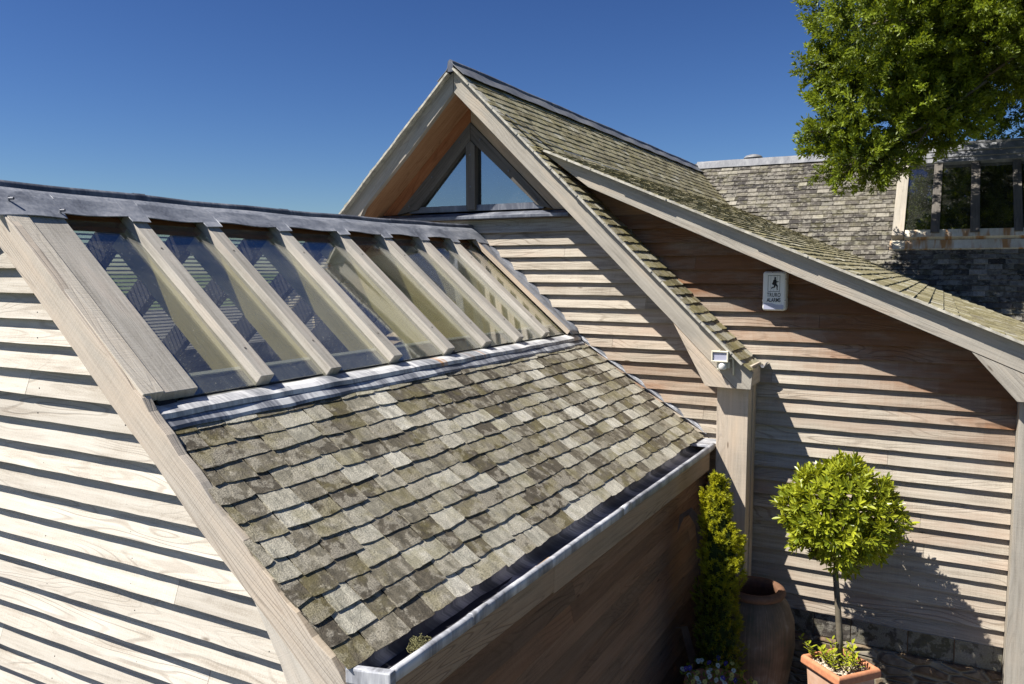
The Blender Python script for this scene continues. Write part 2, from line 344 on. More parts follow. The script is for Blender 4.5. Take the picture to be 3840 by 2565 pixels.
# ------------------------------------------------------------------ builders for boards and slates
def clap(mb, org, a, n, rows, ends, seg=(1.6, 3.4), out=0.04, warmf=None, rag=0.0012, t0=0.004):
    """lapped boards: org on wall plane, a = along, n = outward normal; rows=(z0,z1,exposure); ends(z)->(a0,a1)"""
    org, a, n = V(*org), V(*a), V(*n); z0, z1, ex = rows
    z = z0
    while z < z1 - 1e-4:
        zt = min(z + ex, z1)
        l0, r0 = ends(z); l1, r1 = ends(zt)
        if r0 - l0 > 0.03:
            cuts = [l0]; q = l0 + rr(0.5, seg[1])
            while q < r0 - 0.5: cuts.append(q); q += rr(*seg)
            cuts.append(r0)
            dz = rr(-0.0035, 0.0035); ov = rr(-0.002, 0.003)
            for k in range(len(cuts) - 1):
                c0, c1 = cuts[k] + (0.001 if k else 0), cuts[k + 1] - (0.001 if k < len(cuts) - 2 else 0)
                t0_, t1_ = (c0 if k else l1), (c1 if k < len(cuts) - 2 else max(r1, l1 + 0.001))
                cm = 0.5 * (c0 + c1); wv = warmf(cm, z) if warmf else 0.0
                rnd = (random.random(), random.random(), min(1, max(0, wv + rr(-0.07, 0.07))))
                m = max(2, int((c1 - c0) / 0.09)); ts = np.linspace(0, 1, m); ids = []; wj_ = rr(-0.07, 0.07); us_ = []
                for tt in ts:
                    ab, at = c0 + (c1 - c0) * tt, t0_ + (t1_ - t0_) * tt
                    us_.append((ab, at)); jz = rr(-rag, rag); o_ = out + ov + rr(-rag, rag) * 0.7
                    ids.append(mb.add([org + a * ab + V(0, 0, z + dz), org + a * ab + n * o_ + V(0, 0, z + dz + jz),
                                       org + a * at + n * t0 + V(0, 0, zt + 0.02)]))
                sgn = np.cross(a, V(0, 0, 1)) @ n
                for k2 in range(m - 1):
                    A, B = ids[k2], ids[k2 + 1]; ua, ub = us_[k2], us_[k2 + 1]
                    rnd = (rnd[0], rnd[1], min(1, max(0, (warmf(ua[0], z) if warmf else 0.0) + wj_)))
                    q1 = [(ua[0], 0), (ub[0], 0), (ub[1], ex), (ua[1], ex)]; q2_ = [(ua[0], -.03), (ub[0], -.03), (ub[0], 0), (ua[0], 0)]
                    f1 = [A[1], B[1], B[2], A[2]]; f2 = [A[0], B[0], B[1], A[1]]
                    if sgn < 0: f1, f2, q1, q2_ = f1[::-1], f2[::-1], q1[::-1], q2_[::-1]
                    mb.face(f1, a, rnd, q1); mb.face(f2, a, rnd, q2_)
                mb.face(ids[0], n, rnd); mb.face(ids[-1][::-1], n, rnd)
        z = zt

def slates(mb, pos, rng_u, v0, v1, exp, w, thick=0.011, rough=0.0, rise=1.0, brightu=None, wj=0.28):
    """pos(u, v, h) -> 3D; courses run along u, v runs down the slope, h is height above the deck"""
    v = v0; row = 0
    nrow = max(1, round((v1 - v0) / exp)); ex = (v1 - v0) / nrow
    for row in range(nrow):
        vb = v0 + (row + 1) * ex; vt = vb - ex - 0.03
        u0, u1 = rng_u(vb)
        if u1 - u0 < 0.03: continue
        u = u0 + (0 if row % 2 == 0 else -w * 0.5) + rr(-0.15, 0.0) * w
        while u < u1:
            ww = w * rr(1 - wj, 1 + wj); a, b = max(u, u0), min(u + ww, u1); u += ww
            if b - a < 0.02: continue
            gp = 0.0030 if rough else 0.0018; a += gp; b -= gp
            th = thick * rr(0.7, 1.5); hb = thick * rise * rr(0.9, 1.3) + th; ht = th * 0.4
            jb = rr(-0.005, 0.005) if rough else rr(-0.002, 0.002)
            rnd = (random.random() ** 1.15, random.random(), random.random())
            if rough:
                m = max(3, int((b - a) / 0.022)); us = np.linspace(a, b, m)
                sl = rr(-0.006, 0.006)
                top = [(q, vb + jb + sl * (k / (m - 1) - .5) * 2 + rr(-rough, rough) - (rr(0, 0.007) if k in (0, m - 1) else 0), hb + rr(-0.001, 0.001)) for k, q in enumerate(us)]
                mid = [(b + rr(-.5, .5) * rough, (vb + vt) / 2, (hb + ht) / 2)]
                mid2 = [(a + rr(-.5, .5) * rough, (vb + vt) / 2, (hb + ht) / 2)]
                poly = top + mid + [(b, vt, ht), (a, vt, ht)] + mid2
            else:
                jj = rr(-0.003, 0.003)
                poly = [(a, vb + jb, hb), (b, vb + jb + jj, hb), (b, vt, ht), (a, vt, ht)]; m = 2
            A = mb.add([pos(*q) for q in poly])
            P0 = mb.v[A[0]]; nn = np.cross(mb.v[A[m - 1]] - P0, mb.v[A[-1]] - P0); up = np.asarray(pos(a, vt, 0.1)) - np.asarray(pos(a, vt, 0))
            uvs = [(q[0], q[1]) for q in poly]
            flip = nn @ up < 0
            if flip: mb.face(A[::-1], (0, 1, 0), rnd, uvs[::-1])
            else: mb.face(A, (0, 1, 0), rnd, uvs)
            # front edge, ragged underside set back
            lo = mb.add([pos(q[0], q[1] - (rr(0.0, 0.006) if rough else 0), q[2] - th) for q in poly[:m]])
            for k in range(m - 1):
                f = [A[k], lo[k], lo[k + 1], A[k + 1]]
                if flip: f = f[::-1]
                mb.face(f, (0, 0, 1), rnd)
            for (k, l, e) in ((0, 0, -1), (m - 1, m - 1, m if rough else 2)):
                q = mb.add([pos(poly[e][0], poly[e][1], poly[e][2] - th)])[0]
                mb.face([A[k], A[e], q, lo[l]], (0, 0, 1), rnd)
            # underside
            mb.face([lo[0], lo[-1], A[m - 1 + (2 if rough else 1)], A[-1 if not rough else -2]], (0, 1, 0), rnd)

# ================================================================== ANNEX (glazed timber lean building in front)
YF, YW, XR, ZR = 2.10, 6.472, -3.92, 0.40
A = thing('timber_annex', 'low annex with pale lapped boards, sloping roof windows and rough olive-grey slates', 'annex', (-3.92, 4.3, -H))
S_ = 0.85
def sk(y): return (y - 2.08) / 4.42
def roofz(x): return -2.928 - S_ * x
# --- front wall
def fl_ends(z):   # inside the verge boards, both sides mirrored about the ridge
    pts = [(-3.92, 0.33), (-3.26, -0.26), (-2.77, -0.70), (-2.25, -1.15), (-2.0, -1.42), (-1.86, -1.9), (-1.72, -3.4)]
    zz = z
    for (xa, za), (xb, zb) in zip(pts, pts[1:]):
        if zb <= zz <= za: x = xa + (xb - xa) * (za - zz) / (za - zb); return (-7.84 - x, x)
    return (-3.95, -3.9) if zz > 0 else (-6.1, -1.72)
fw = MB(); clap(fw, (0, 2.2, 0), (1, 0, 0), (0, -1, 0), (-3.35, 0.30, 0.116), fl_ends, seg=(3.0, 5.0), out=0.053)
pts_w = [(-7.84 + 1.74, -3.35), (-1.74, -3.35), (-1.80, -1.45), (-3.92, 0.33), (-7.84 + 1.80, -1.45)]
fwo = fw.build('front_wall', M['bleached'], A)
bk = MB(); bk.prism([V(x, 2.2, z) for x, z in pts_w], (0, 0.09, 0), (1, 0, 0)); bk.build('wall_backing', M['innerdark'], fwo)
nail_mesh = None
def nail(x, y, z, par):
    global nail_mesh
    if nail_mesh is None:
        m_ = MB(); m_.tube([(0, 0, 0), (0, 0.0046, 0)], 0.003, 6); o_ = m_.build('nail', M['darkoak']); nail_mesh = o_.data
    else: o_ = bpy.data.objects.new('nail', nail_mesh); sc.collection.objects.link(o_)
    q = par; b = V(0, 0, 0)
    while q: b = b + V(*q.location); q = q.parent
    o_.parent = par; o_.location = tuple(V(x, y, z) - b)
for z in np.arange(-3.35 + 0.03, 0.2, 0.116):
    for x in (-2.25, -3.02, -3.62):
        l, r = fl_ends(z + 0.05)
        if l + 0.06 < x < r - 0.08: nail(x + rr(-.03, .03), 2.2 - 0.0432, z, fwo)
# --- verge boards on the front
up = [(-3.92, 0.385), (-3.66, 0.20), (-3.445, 0.018), (-3.25, -0.155), (-2.84, -0.519), (-2.70, -0.657), (-2.44, -0.895), (-2.29, -1.02), (-2.19, -1.115), (-2.03, -1.25), (-1.87, -1.385), (-1.80, -1.47)]
lo = [(-3.92, 0.235), (-3.61, -0.03), (-3.26, -0.345), (-3.03, -0.56), (-2.77, -0.78), (-2.54, -1.0), (-2.40, -1.115), (-2.25, -1.235), (-1.95, -1.495), (-1.80, -1.63)]
def wavy(pts, amp, step=0.05, start=0.0, per=0.17):
    out = []
    for (xa, za), (xb, zb) in zip(pts, pts[1:]):
        L = math.hypot(xb - xa, zb - za); m = max(1, int(L / step))
        for k in range(m):
            t = k / m; x, z = xa + (xb - xa) * t, za + (zb - za) * t
            a_ = amp if x > start else 0.0008
            nx, nz = -(zb - za) / L, (xb - xa) / L
            dd = a_ * math.sin(x / per * 6.28 + 1.3 * math.sin(x * 9)) + rr(-1, 1) * a_ * 0.25
            out.append((x + nx * dd, z + nz * dd))
    out.append(pts[-1]); return out
def xz(pts, y): return [V(x, y, z) for x, z in pts]
def mir(pts): return [(-7.84 - x, z) for x, z in pts]
for nm_, fn in (('verge_board', lambda p: p), ('verge_board', mir)):
    b = MB(); b.prism(xz(fn(wavy(up, 0.006, 0.05, -2.9)), YF) + xz(fn(lo), YF)[::-1], (0, 0.045, 0), (0.76, 0, -0.65), (0.5, 0.4, 0.45)); vb = b.build(nm_, M['newoak'], A, bevel=0.003)
    br = [(-2.25, -1.238), (-2.19, -1.34), (-2.12, -1.46), (-2.05, -1.62), (-1.94, -1.95), (-1.72, -1.95), (-1.72, -1.70), (-1.95, -1.50)]
    g = MB(); g.prism(xz(fn(br), YF + 0.006), (0, 0.05, 0), (0.5, 0, -0.8), (0.8, 0.1, 0.1)); g.build('verge_bracket', M['newoak'], A, bevel=0.002)
cp = MB(); cp.box((-1.94, 2.12, -3.35), (-1.70, 2.26, -1.6), (0, 0, 1), (.5, .5, .2)); cp.build('corner_board', M['newoak'], A, bevel=0.003); cp = MB(); cp.box((-6.14, 2.12, -3.35), (-5.90, 2.26, -1.6), (0, 0, 1), (.5, .5, .2)); cp.build('corner_board', M['newoak'], A, bevel=0.003)
# --- boards lying on the slope beside the verge
rb = nrm(V(1, 0, -S_)); rn = nrm(V(S_, 0, 1))
def onroof(x, y, h=0.0): return V(x, y, roofz(x)) + rn * h
xe, xt = -2.845, -3.80
L_ = (xe - xt) * math.sqrt(1 + S_ ** 2)
for (ya, yb, dh, m_, nme) in ((2.112, 2.212, 0.010, 'edgeoak', 'edge_board'), (2.207, 2.39, 0.0, 'oakbar', 'cover_board')):
    b = MB(); b.obox(onroof(xt, ya, dh - 0.05), rb * L_, (0, yb - ya, 0), rn * 0.05, rb, (0.35 if nme[0] == 'c' else 0.7, 0.3, 0.0)); b.build(nme, M[m_], A, bevel=0.003)
# --- glazing bars, panes, inner rafters
bars = [2.85, 3.33, 3.90, 4.48, 4.98, 5.48, 5.95]
GZ = MB()
edges = [2.39] + bars
for i, yr in enumerate(bars):
    wd = 0.088
    b = MB(); b.obox(onroof(xt, yr - wd, -0.066), rb * (L_ + rr(-.012, .012)), (0, wd, 0), rn * 0.066, rb, (random.random(), random.random(), 0.0)); bar = b.build('glazing_bar', M['oakbar'], A, bevel=0.003)
    for xx in (-3.58, -3.0):
        sc_ = MB(); p = onroof(xx, yr - wd * 0.5, 0.0005); sc_.tube([p, p + rn * 0.0015], 0.006, 8); sc_.build('screw', M['darkoak'], bar)
allr = [2.39] + bars + [6.29]
for i in range(len(allr) - 1):
    ya = allr[i]; yb = allr[i + 1] - (0.088 if i < len(bars) else 0.0)
    b = MB(); b.obox(onroof(-3.78, ya + 0.002, -0.052), rb * ((-2.848 + 3.78) * math.sqrt(1 + S_ ** 2)), (0, yb - ya - 0.004, 0), rn * 0.006, rb); b.build('roof_pane', M['glassroof'], A)
    # header board under the lead and the sill board seen through the glass
    b = MB(); b.obox(onroof(-3.83, ya, -0.085), rb * 0.10, (0, yb - ya, 0), rn * 0.030, (0, 1, 0)); b.build('head_board', M['orange'], A)
    b = MB(); b.obox(onroof(-2.94, ya - 0.02, -0.22), rb * 0.10, (0, yb - ya + 0.04, 0), rn * 0.15, (0, 1, 0)); b.build('inner_sill', M['leadroll'], A)
    b = MB(); b.obox(onroof(-2.955, ya, -0.08), rb * 0.018, (0, yb - ya, 0), rn * 0.018, (0, 1, 0)); b.build('inner_sill_edge', M['white'], A)
for i, yr in enumerate([2.40] + bars + [6.37]):
    b = MB(); b.obox(onroof(-3.85, yr - 0.078, -0.215), rb * (L_ + 0.02), (0, 0.07, 0), rn * 0.15, rb); b.build('rafter', M['inner'], A)
# --- inside: slatted far slope, floor of the loft, lining
lv = MB(); rbm = nrm(V(-1, 0, -S_)); rnm = nrm(V(-S_, 0, 1))
def onleft(x, y, h=0.0): return V(-7.84 - x, y, roofz(x)) + rnm * h
for k in range(36):
    d = 0.12 + k * 0.038
    o_ = onleft(-3.85, 2.35, -0.03) + rbm * d; lv.obox(o_, (0, 3.95, 0), nrm(rbm + rnm * 0.5) * 0.009, nrm(rnm - rbm * 0.5) * 0.008, (0, 1, 0))
lv.build('louvre_slats', M['louvre'], A)
for yr in [2.40] + bars + [6.37]:
    lr = MB(); lr.obox(onleft(-3.85, yr - 0.078, -0.2), rbm * 1.5, (0, 0.06, 0), rnm * 0.15, rbm); lr.build('rafter', M['innerdark'], A)
fl = MB(); fl.box((-6.0, 2.3, -1.62), (-1.75, 6.46, -1.58), (0, 1, 0)); fl.box((-6.0, 2.295, -1.6), (-2.4, 2.31, -1.1), (0, 1, 0))
fl.build('inner_floor', M['innerdark'], A)
# --- ridge: roll and apron
rg = MB()
prof = [(-0.022, -0.075), (-0.024, -0.02), (-0.020, 0.012), (-0.008, 0.028), (0.008, 0.028), (0.020, 0.012), (0.024, -0.02), (0.022, -0.075)]
ys = list(np.arange(2.05, 6.47, 0.06)) + [6.47]
def sag(y): return -0.018 * math.sin((y - 2.0) / 4.4 * math.pi) + 0.004 * math.sin(y * 7.1) * 0.6
rg.sheet(lambda y, k: V(XR + prof[int(k)][0] + 0.003 * math.sin(y * 5), y, ZR + prof[int(k)][1] + sag(y)), ys, list(range(len(prof))), (0, 1, 0))
rg.face(rg.add([V(XR + a_, 2.05, ZR + b_ + sag(2.05)) for a_, b_ in prof])[::-1], (1, 0, 0), (.5, .5, .5))
ro = rg.build('ridge_cap', M['leadroll'], A, smooth=True)
for y in (2.9, 4.0, 5.2):
    jt = MB(); jt.sheet(lambda yy, k, y=y: V(XR + prof[int(k)][0] * 1.12, yy, ZR + prof[int(k)][1] * 1.05 + sag(y) + 0.002), [y, y + 0.07], list(range(len(prof)))); jt.build('ridge_joint', M['leadroll'], ro, smooth=True)
ap = MB()
def apron(y, t, side=1):
    x0, x1 = -3.90, -3.725
    # tabs come lower over the bars, the sheet stops short over the panes
    low = any(b_ - 0.10 <= y <= b_ + 0.012 for b_ in bars) or y < 2.40 or y > 6.28
    x = x0 + (x1 + (0 if low else -0.032) - x0) * t
    z = roofz(x) + (0.012 + 0.006 * math.sin(y * 11 + t * 2) * t + 0.022 * (1 - t) ** 2 + 0.0)
    z = min(z, 0.375 + (x0 - x) * 0.55 + 0.02)
    return V(x if side > 0 else -7.84 - x, y, z + sag(y) * (1 - t))
ysa = sorted(set([2.06, 6.47] + list(np.arange(2.08, 6.46, 0.055)) + [b_ - 0.101 for b_ in bars] + [b_ - 0.0985 for b_ in bars] + [b_ + 0.011 for b_ in bars] + [b_ + 0.0135 for b_ in bars] + [2.399, 2.401, 6.279, 6.281]))
for sd in (1, -1):
    ap = MB(); ap.sheet(lambda y, t, sd=sd: apron(y, t, sd), ysa, [0, .2, .4, .6, .8, .92, 1.0]); apo = ap.build('ridge_apron', M['lead'], A, smooth=False, solid=0.005)
for y, x in ((2.17, -3.80), (2.38, -3.75)):
    cl = MB(); p = V(x, y, roofz(x) + 0.03); cl.tube([p, p + V(0.02, 0.01, 0.0)], 0.007, 8); cl.tube([p + V(0, 0, -0.015), p + V(0.0, 0.0, 0.01)], 0.005, 6); cl.build('apron_clip', M['leadroll'], A)
# --- side lead strip between last pane and the house wall
ls = MB(); ls.sheet(lambda x, t: V(x, 6.29 + 0.18 * t, roofz(x) - 0.004 + 0.02 * (1 - abs(2 * t - 1)) * 0.6 + 0.008 * math.sin(x * 8 + t * 3) + (0.03 if t == 1 else 0)), list(np.linspace(-3.80, -2.80, 22)), [0, .15, .35, .55, .75, .9, 1.0], (1, 0, 0))
ls.build('side_flashing', M['lead'], A, smooth=True, solid=0.004)
lp = MB(); lp.obox(onroof(-3.78, 6.283, -0.03), rb * L_, (0, 0.012, 0), rn * 0.038, rb); lp.build('pane_edge_trim', M['newoak'], A)
# --- slate deck and slates
xt0, zt0 = -2.80, -0.605
def deck(y, v):      # v in metres down the slope
    s = sk(y); xe_, ze_ = -1.765 + 0.095 * s, -1.385 + 0.03 * s
    Lx = math.hypot(xe_ - xt0, ze_ - zt0); t = v / 1.30
    return V(xt0 + (xe_ - xt0) * t, y, zt0 + (ze_ - zt0) * t)
dn = nrm(V(0.76, 0, 1.035))
def dpos(y, v, h): return deck(y, v) + dn * (h - 0.012)
dk = MB(); dk.sheet(lambda y, v: deck(y, v) - dn * 0.030, list(np.linspace(2.152, 6.47, 12)), list(np.linspace(-0.1, 1.285, 8)), (0, 1, 0)); dk.build('roof_deck', M['innerdark'], A, solid=0.01)
sA = MB(); slates(sA, dpos, lambda v: ((2.150 if v < 0.42 else 2.112 if v < 0.75 else 2.078) + rr(-.004, .012), 6.455), 0.0, 1.30, 0.0985, 0.165, thick=0.0065, rough=0.0020, rise=0.55)
so = sA.build('slate_slope', M['slateA'], A)
# plain slated opposite slope, below its glazing
sL = MB(); slates(sL, lambda y, v, h: (lambda p: V(-7.84 - p[0], p[1], p[2]))(dpos(y, v, h)), lambda v: (2.075, 6.455), 0.0, 1.30, 0.1, 0.17, thick=0.009); sL.build('slate_slope', M['slateA'], A)
# soakers against the house wall
sd = MB(); sd.sheet(lambda x, t: V(x, 6.452 + 0.02 * t, (lambda q: q)(zt0 + (x - xt0) * (-1.345 - zt0) / (-1.672 - xt0)) + 0.012 + 0.03 * t), list(np.linspace(-2.84, -1.66, 16)), [0, 0.5, 1], (1, 0, 0)); sd.build('wall_flashing', M['leadin'], A, solid=0.004)
# --- two lead flashings under the panes
def fl_wave(y): return 0.004 * math.sin(y * 6.3) + 0.003 * math.sin(y * 17)
f1 = MB(); P1 = [(-2.885, -0.560), (-2.85, -0.563), (-2.82, -0.570), (-2.788, -0.584), (-2.783, -0.606)]
f1.sheet(lambda y, k: V(P1[int(k)][0] + fl_wave(y), y, P1[int(k)][1] + 0.003 * math.sin(y * 9) * (k == 2) + fl_wave(y * 1.3) * 0.35), list(np.arange(2.15, 6.47, 0.05)), [0, 1, 2, 3, 4]); f1.build('upper_flashing', M['leadwhite'], A, smooth=False, solid=0.003)
f2 = MB(); P2 = [(-2.80, -0.606), (-2.775, -0.614), (-2.745, -0.636), (-2.738, -0.650)]
f2.sheet(lambda y, k: V(P2[int(k)][0] + fl_wave(y + .3), y, P2[int(k)][1] + 0.002 * abs(math.sin(y * 10)) + fl_wave(y) * 0.4), list(np.arange(2.15, 6.47, 0.04)), [0, 1, 2, 3]); f2.build('lower_flashing', M['leadlow'], A, smooth=False, solid=0.003)
# --- side wall, fascia and gutter
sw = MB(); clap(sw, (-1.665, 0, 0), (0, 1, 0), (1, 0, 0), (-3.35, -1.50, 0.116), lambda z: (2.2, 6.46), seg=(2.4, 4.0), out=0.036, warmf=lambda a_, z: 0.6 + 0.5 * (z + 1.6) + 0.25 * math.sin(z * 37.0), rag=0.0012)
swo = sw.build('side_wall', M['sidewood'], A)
bk = MB(); bk.box((-1.76, 2.24, -3.35), (-1.667, 6.46, -1.45), (0, 1, 0)); bk.build('wall_backing', M['innerdark'], swo)
lw = MB(); clap(lw, (-6.175, 0, 0), (0, -1, 0), (-1, 0, 0), (-3.35, -1.45, 0.116), lambda z: (-6.46, -2.2), out=0.024); lw.build('side_wall', M['bleached'], A)
def gx(y): return 0.085 * sk(y)
fa = MB()
def fasc(y0, y1, b):
    x0, x1 = -1.625 + gx(y0), -1.625 + gx(y1)
    fa.hexa([V(x0 - .03, y0, -1.565), V(x0, y0, -1.565), V(x1, y1, -1.555), V(x1 - .03, y1, -1.555), V(x0 - .03, y0, -1.41), V(x0, y0, -1.41), V(x1, y1, -1.385), V(x1 - .03, y1, -1.385)], (0, 1, 0), (0.5, random.random(), b))
fasc(2.13, 3.4, 0.8); fasc(3.402, 6.13, 0.6); fa.build('fascia', M['fascia'], A, bevel=0.002)
gt = MB(); GP = [(-0.215, -0.005), (-0.205, -0.07), (-0.16, -0.085), (-0.06, -0.08), (-0.035, -0.03), (-0.026, -0.006), (-0.019, 0.000), (-0.004, 0.002), (0.003, -0.005), (0.002, -0.042)]
def gpos(y, k): 
    a_, b_ = GP[int(k)]; wob = 0.0025 * math.sin(y * 8) + 0.0015 * math.sin(y * 23); return V(-1.605 + gx(y) + a_ + wob, y, -1.372 + 0.02 * sk(y) + b_ + wob * 0.5)
ysg = [2.12] + list(np.arange(2.15, 6.2, 0.06)) + [6.2]
gt.sheet(gpos, ysg, [4, 5, 6, 7, 8, 9]); go = gt.build('gutter', M['leadgut'], A, smooth=True, solid=0.004)
g2 = MB(); g2.sheet(gpos, ysg + [6.45], [0, 1, 2, 3, 4]); g2.build('gutter_trough', M['leadin'], go, smooth=True, solid=0.003)
ge = MB(); ge.hexa([V(-1.80, 2.095, -1.455), V(-1.60, 2.095, -1.44), V(-1.60, 2.13, -1.44), V(-1.80, 2.13, -1.455), V(-1.80, 2.095, -1.395), V(-1.60, 2.095, -1.366), V(-1.60, 2.13, -1.366), V(-1.80, 2.13, -1.395)], (1, 0, 0)); ge.build('gutter_end', M['leadgut'], go, bevel=0.008)
for y in (2.62, 4.25):
    gj = MB(); gj.sheet(lambda yy, k, y=y: gpos(yy, k) + V(0.002, 0, 0.0035), [y, y + 0.12], [5, 6, 7, 8, 9]); gj.build('gutter_joint', M['leadgut'], go, smooth=True, solid=0.004)
ob = MB(); ob.box((-1.72, 6.2, -1.395), (-1.535, 6.45, -1.372), (0, 1, 0)); ob.build('gutter_outlet_tray', M['leadgut'], go, bevel=0.004)

# ================================================================== HOUSE behind
Hs = thing('timber_house', 'tall house with triangular gable window, brown lapped boards, mossy slates and sweeping oak bargeboards', 'house', (-2.0, 8.0, -H))
YB = 6.5
def steep(x): return -1.916 - 0.967 * x
def cat(x): return -0.245 - 0.425 * x
def ztop(x):
    if x < -3.85: return 1.772 + 0.955 * (x + 3.85)
    return steep(x) if x < -3.083 else cat(x)
def wall_ends(z):
    zz = z + 0.09
    xl = max(-5.9, -3.85 + (zz - 1.807) / 0.955)
    xr = (-zz - 1.916) / 0.967 if zz > 1.065 else (-0.245 - zz) / 0.425
    return (xl, min(0.49, xr))
def warm(x, z):  # browner sheltered boards, with shade under the eaves darkened into the tint
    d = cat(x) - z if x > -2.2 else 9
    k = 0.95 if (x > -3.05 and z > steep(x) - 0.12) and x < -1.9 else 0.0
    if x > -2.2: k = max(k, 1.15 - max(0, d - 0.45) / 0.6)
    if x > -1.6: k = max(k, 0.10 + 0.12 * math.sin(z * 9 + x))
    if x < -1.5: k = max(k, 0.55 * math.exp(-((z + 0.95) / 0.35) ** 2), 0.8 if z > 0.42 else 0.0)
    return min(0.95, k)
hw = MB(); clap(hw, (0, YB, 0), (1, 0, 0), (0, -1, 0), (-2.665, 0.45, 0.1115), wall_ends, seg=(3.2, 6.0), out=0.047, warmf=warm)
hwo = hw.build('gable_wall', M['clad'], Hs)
bk = MB(); bk.prism([V(-5.9, YB, -3.35), V(0.7, YB, -3.35), V(0.7, YB, -0.60), V(-3.15, YB, 1.0), V(-3.2, YB, 0.50), V(-4.6, YB, 0.50), V(-4.75, YB, 0.9), V(-5.9, YB, -0.2)], (0, 0.12, 0), (1, 0, 0)); bk.build('wall_backing', M['sidewood'], hwo)
for z in np.arange(-2.665 + 0.03, 0.4, 0.1115):
    for x in np.arange(-2.9, 0.5, 0.93):
        l, r = wall_ends(z)
        if x + .05 < r: nail(x + rr(-.02, .02), YB - 0.0372, z, hwo)
# stone plinth: slate drip course and rubble
pl = MB(); x = -5.9
while x < 0.7:
    ww = rr(0.26, 0.42); pl.box((x + .003, YB - 0.012, -2.87), (min(x + ww, 0.72) - .003, YB - 0.0005, -2.672), (0, 0, 1)); x += ww
plo = pl.build('slate_plinth', M['slateW'], Hs, bevel=0.003)
dr = MB(); dr.sheet(lambda x, t: V(x, YB - 0.01 - 0.02 * t, -2.668 - 0.014 * t + 0.002 * math.sin(x * 20)), list(np.arange(-5.9, 0.75, 0.1)), [0, 0.5, 1], (1, 0, 0)); dr.build('drip_strip', M['lead'], plo, solid=0.004)
rbm_, t_, p_ = newmat('rubble_stone'); n_ = N(t_); tc_ = n_.n('ShaderNodeTexCoord').outputs['Object']
vv = n_.n('ShaderNodeTexVoronoi', feature='DISTANCE_TO_EDGE'); n_.set(vv.inputs['Vector'], n_.vmath('MULTIPLY', n_.vmath('ADD', tc_, n_.vmath('SCALE', tc_, (0, 0, 0))), (2.6, 1.0, 7.0))); vv.inputs['Scale'].default_value = 1.0
v2 = n_.n('ShaderNodeTexVoronoi'); n_.set(v2.inputs['Vector'], vv.inputs['Vector'].links[0].from_socket); v2.inputs['Scale'].default_value = 1.0
sc1 = n_.n('ShaderNodeSeparateColor'); t_.links.new(v2.outputs['Color'], sc1.inputs[0])
cs = n_.ramp(sc1.outputs[0], [(0, (0.13, 0.09, 0.06)), (.4, (0.20, 0.14, 0.09)), (.7, (0.26, 0.20, 0.13)), (1, (0.20, 0.18, 0.15))])
cs = n_.mix(n_.mr(n_.noise(tc_, 22, 5), 0.3, 0.7), cs, (0.5, 0.45, 0.4), 'MULTIPLY')
cs = n_.mix(n_.mr(vv.outputs['Distance'], 0.02, 0.09, 1.0, 0.0), cs, (0.25, 0.22, 0.16))
n_.set(p_.inputs['Base Color'], cs); p_.inputs['Roughness'].default_value = 0.9
n_.set(p_.inputs['Normal'], n_.bump(n_.math('ADD', n_.mr(vv.outputs['Distance'], 0.0, 0.15), n_.math('MULTIPLY', n_.noise(tc_, 30, 5), 0.4)), 0.9, 0.03))
ru = MB(); ru.box((-5.9, YB - 0.05, -3.40), (0.75, YB - 0.001, -2.875), (1, 0, 0)); ru.build('rubble_plinth', rbm_, Hs, bevel=0.01)
# --- gable window
FY = 6.44
W_ = MB()
def fprism(mb, pts, y, d, g, rnd=None): mb.prism([V(a_, y, b_) for a_, b_ in pts], (0, d, 0), g, rnd)
win = MB()
fprism(win, [(-4.76, 0.546), (-3.912, 1.366), (-3.912, 1.206), (-4.511, 0.586)], FY, 0.09, (0.7, 0, 0.7))
fprism(win, [(-3.910, 1.366), (-3.066, 0.546), (-3.222, 0.586), (-3.910, 1.206)], FY, 0.09, (0.7, 0, -0.7))
fprism(win, [(-3.953, 0.566), (-3.857, 0.566), (-3.857, 1.155), (-3.905, 1.200), (-3.953, 1.155)], FY - 0.012, 0.10, (0, 0, 1))
wo_ = win.build('gable_window', M['darkoak'], Hs, bevel=0.003)
sb = MB(); sb.box((-4.62, FY + 0.02, 0.556), (-3.16, FY + 0.09, 0.612), (1, 0, 0)); sb.build('window_sill', M['leadroll'], wo_)
for pts in ([(-4.50, 0.60), (-3.945, 0.60), (-3.945, 1.16)], [(-3.865, 0.60), (-3.20, 0.60), (-3.865, 1.16)]):
    g = MB(); fprism(g, pts, FY + 0.05, 0.008, (1, 0, 0)); g.build('pane', M['glasswin'], wo_)
for x, z in ((-3.905, 0.78), (-3.905, 1.07), (-4.02, 1.19), (-4.33, 0.89), (-4.60, 0.62), (-3.80, 1.20), (-3.50, 0.90), (-3.22, 0.63)): bt = MB(); bt.tube([(x, FY - 0.016, z), (x, FY - 0.010, z)], 0.009, 10); bt.build('bolt', M['leadroll'], wo_)
rm = MB(); rm.box((-5.0, YB + 0.13, 0.40), (-2.8, YB + 2.5, 0.44), (1, 0, 0)); rm.box((-4.9, YB + 2.5, 0.4), (-3.0, YB + 2.55, 0.85), (1, 0, 0)); rm.build('attic_room', M['innerdark'], Hs)
ln_ = MB(); fprism(ln_, [(-5.06, 0.54), (-4.765, 0.546), (-3.912, 1.371), (-3.912, 1.56), (-4.06, 1.43)], FY + 0.012, 0.05, (0.7, 0, 0.7))
ln_.build('lining_board', M['orange'], Hs, bevel=0.002)
ln_ = MB(); fprism(ln_, [(-2.93, 0.54), (-3.061, 0.546), (-3.910, 1.371), (-3.910, 1.56), (-3.76, 1.42)], FY + 0.012, 0.05, (0.7, 0, -0.7), (0.5, .5, .9)); ln_.build('lining_board', M['oak'], Hs, bevel=0.002)
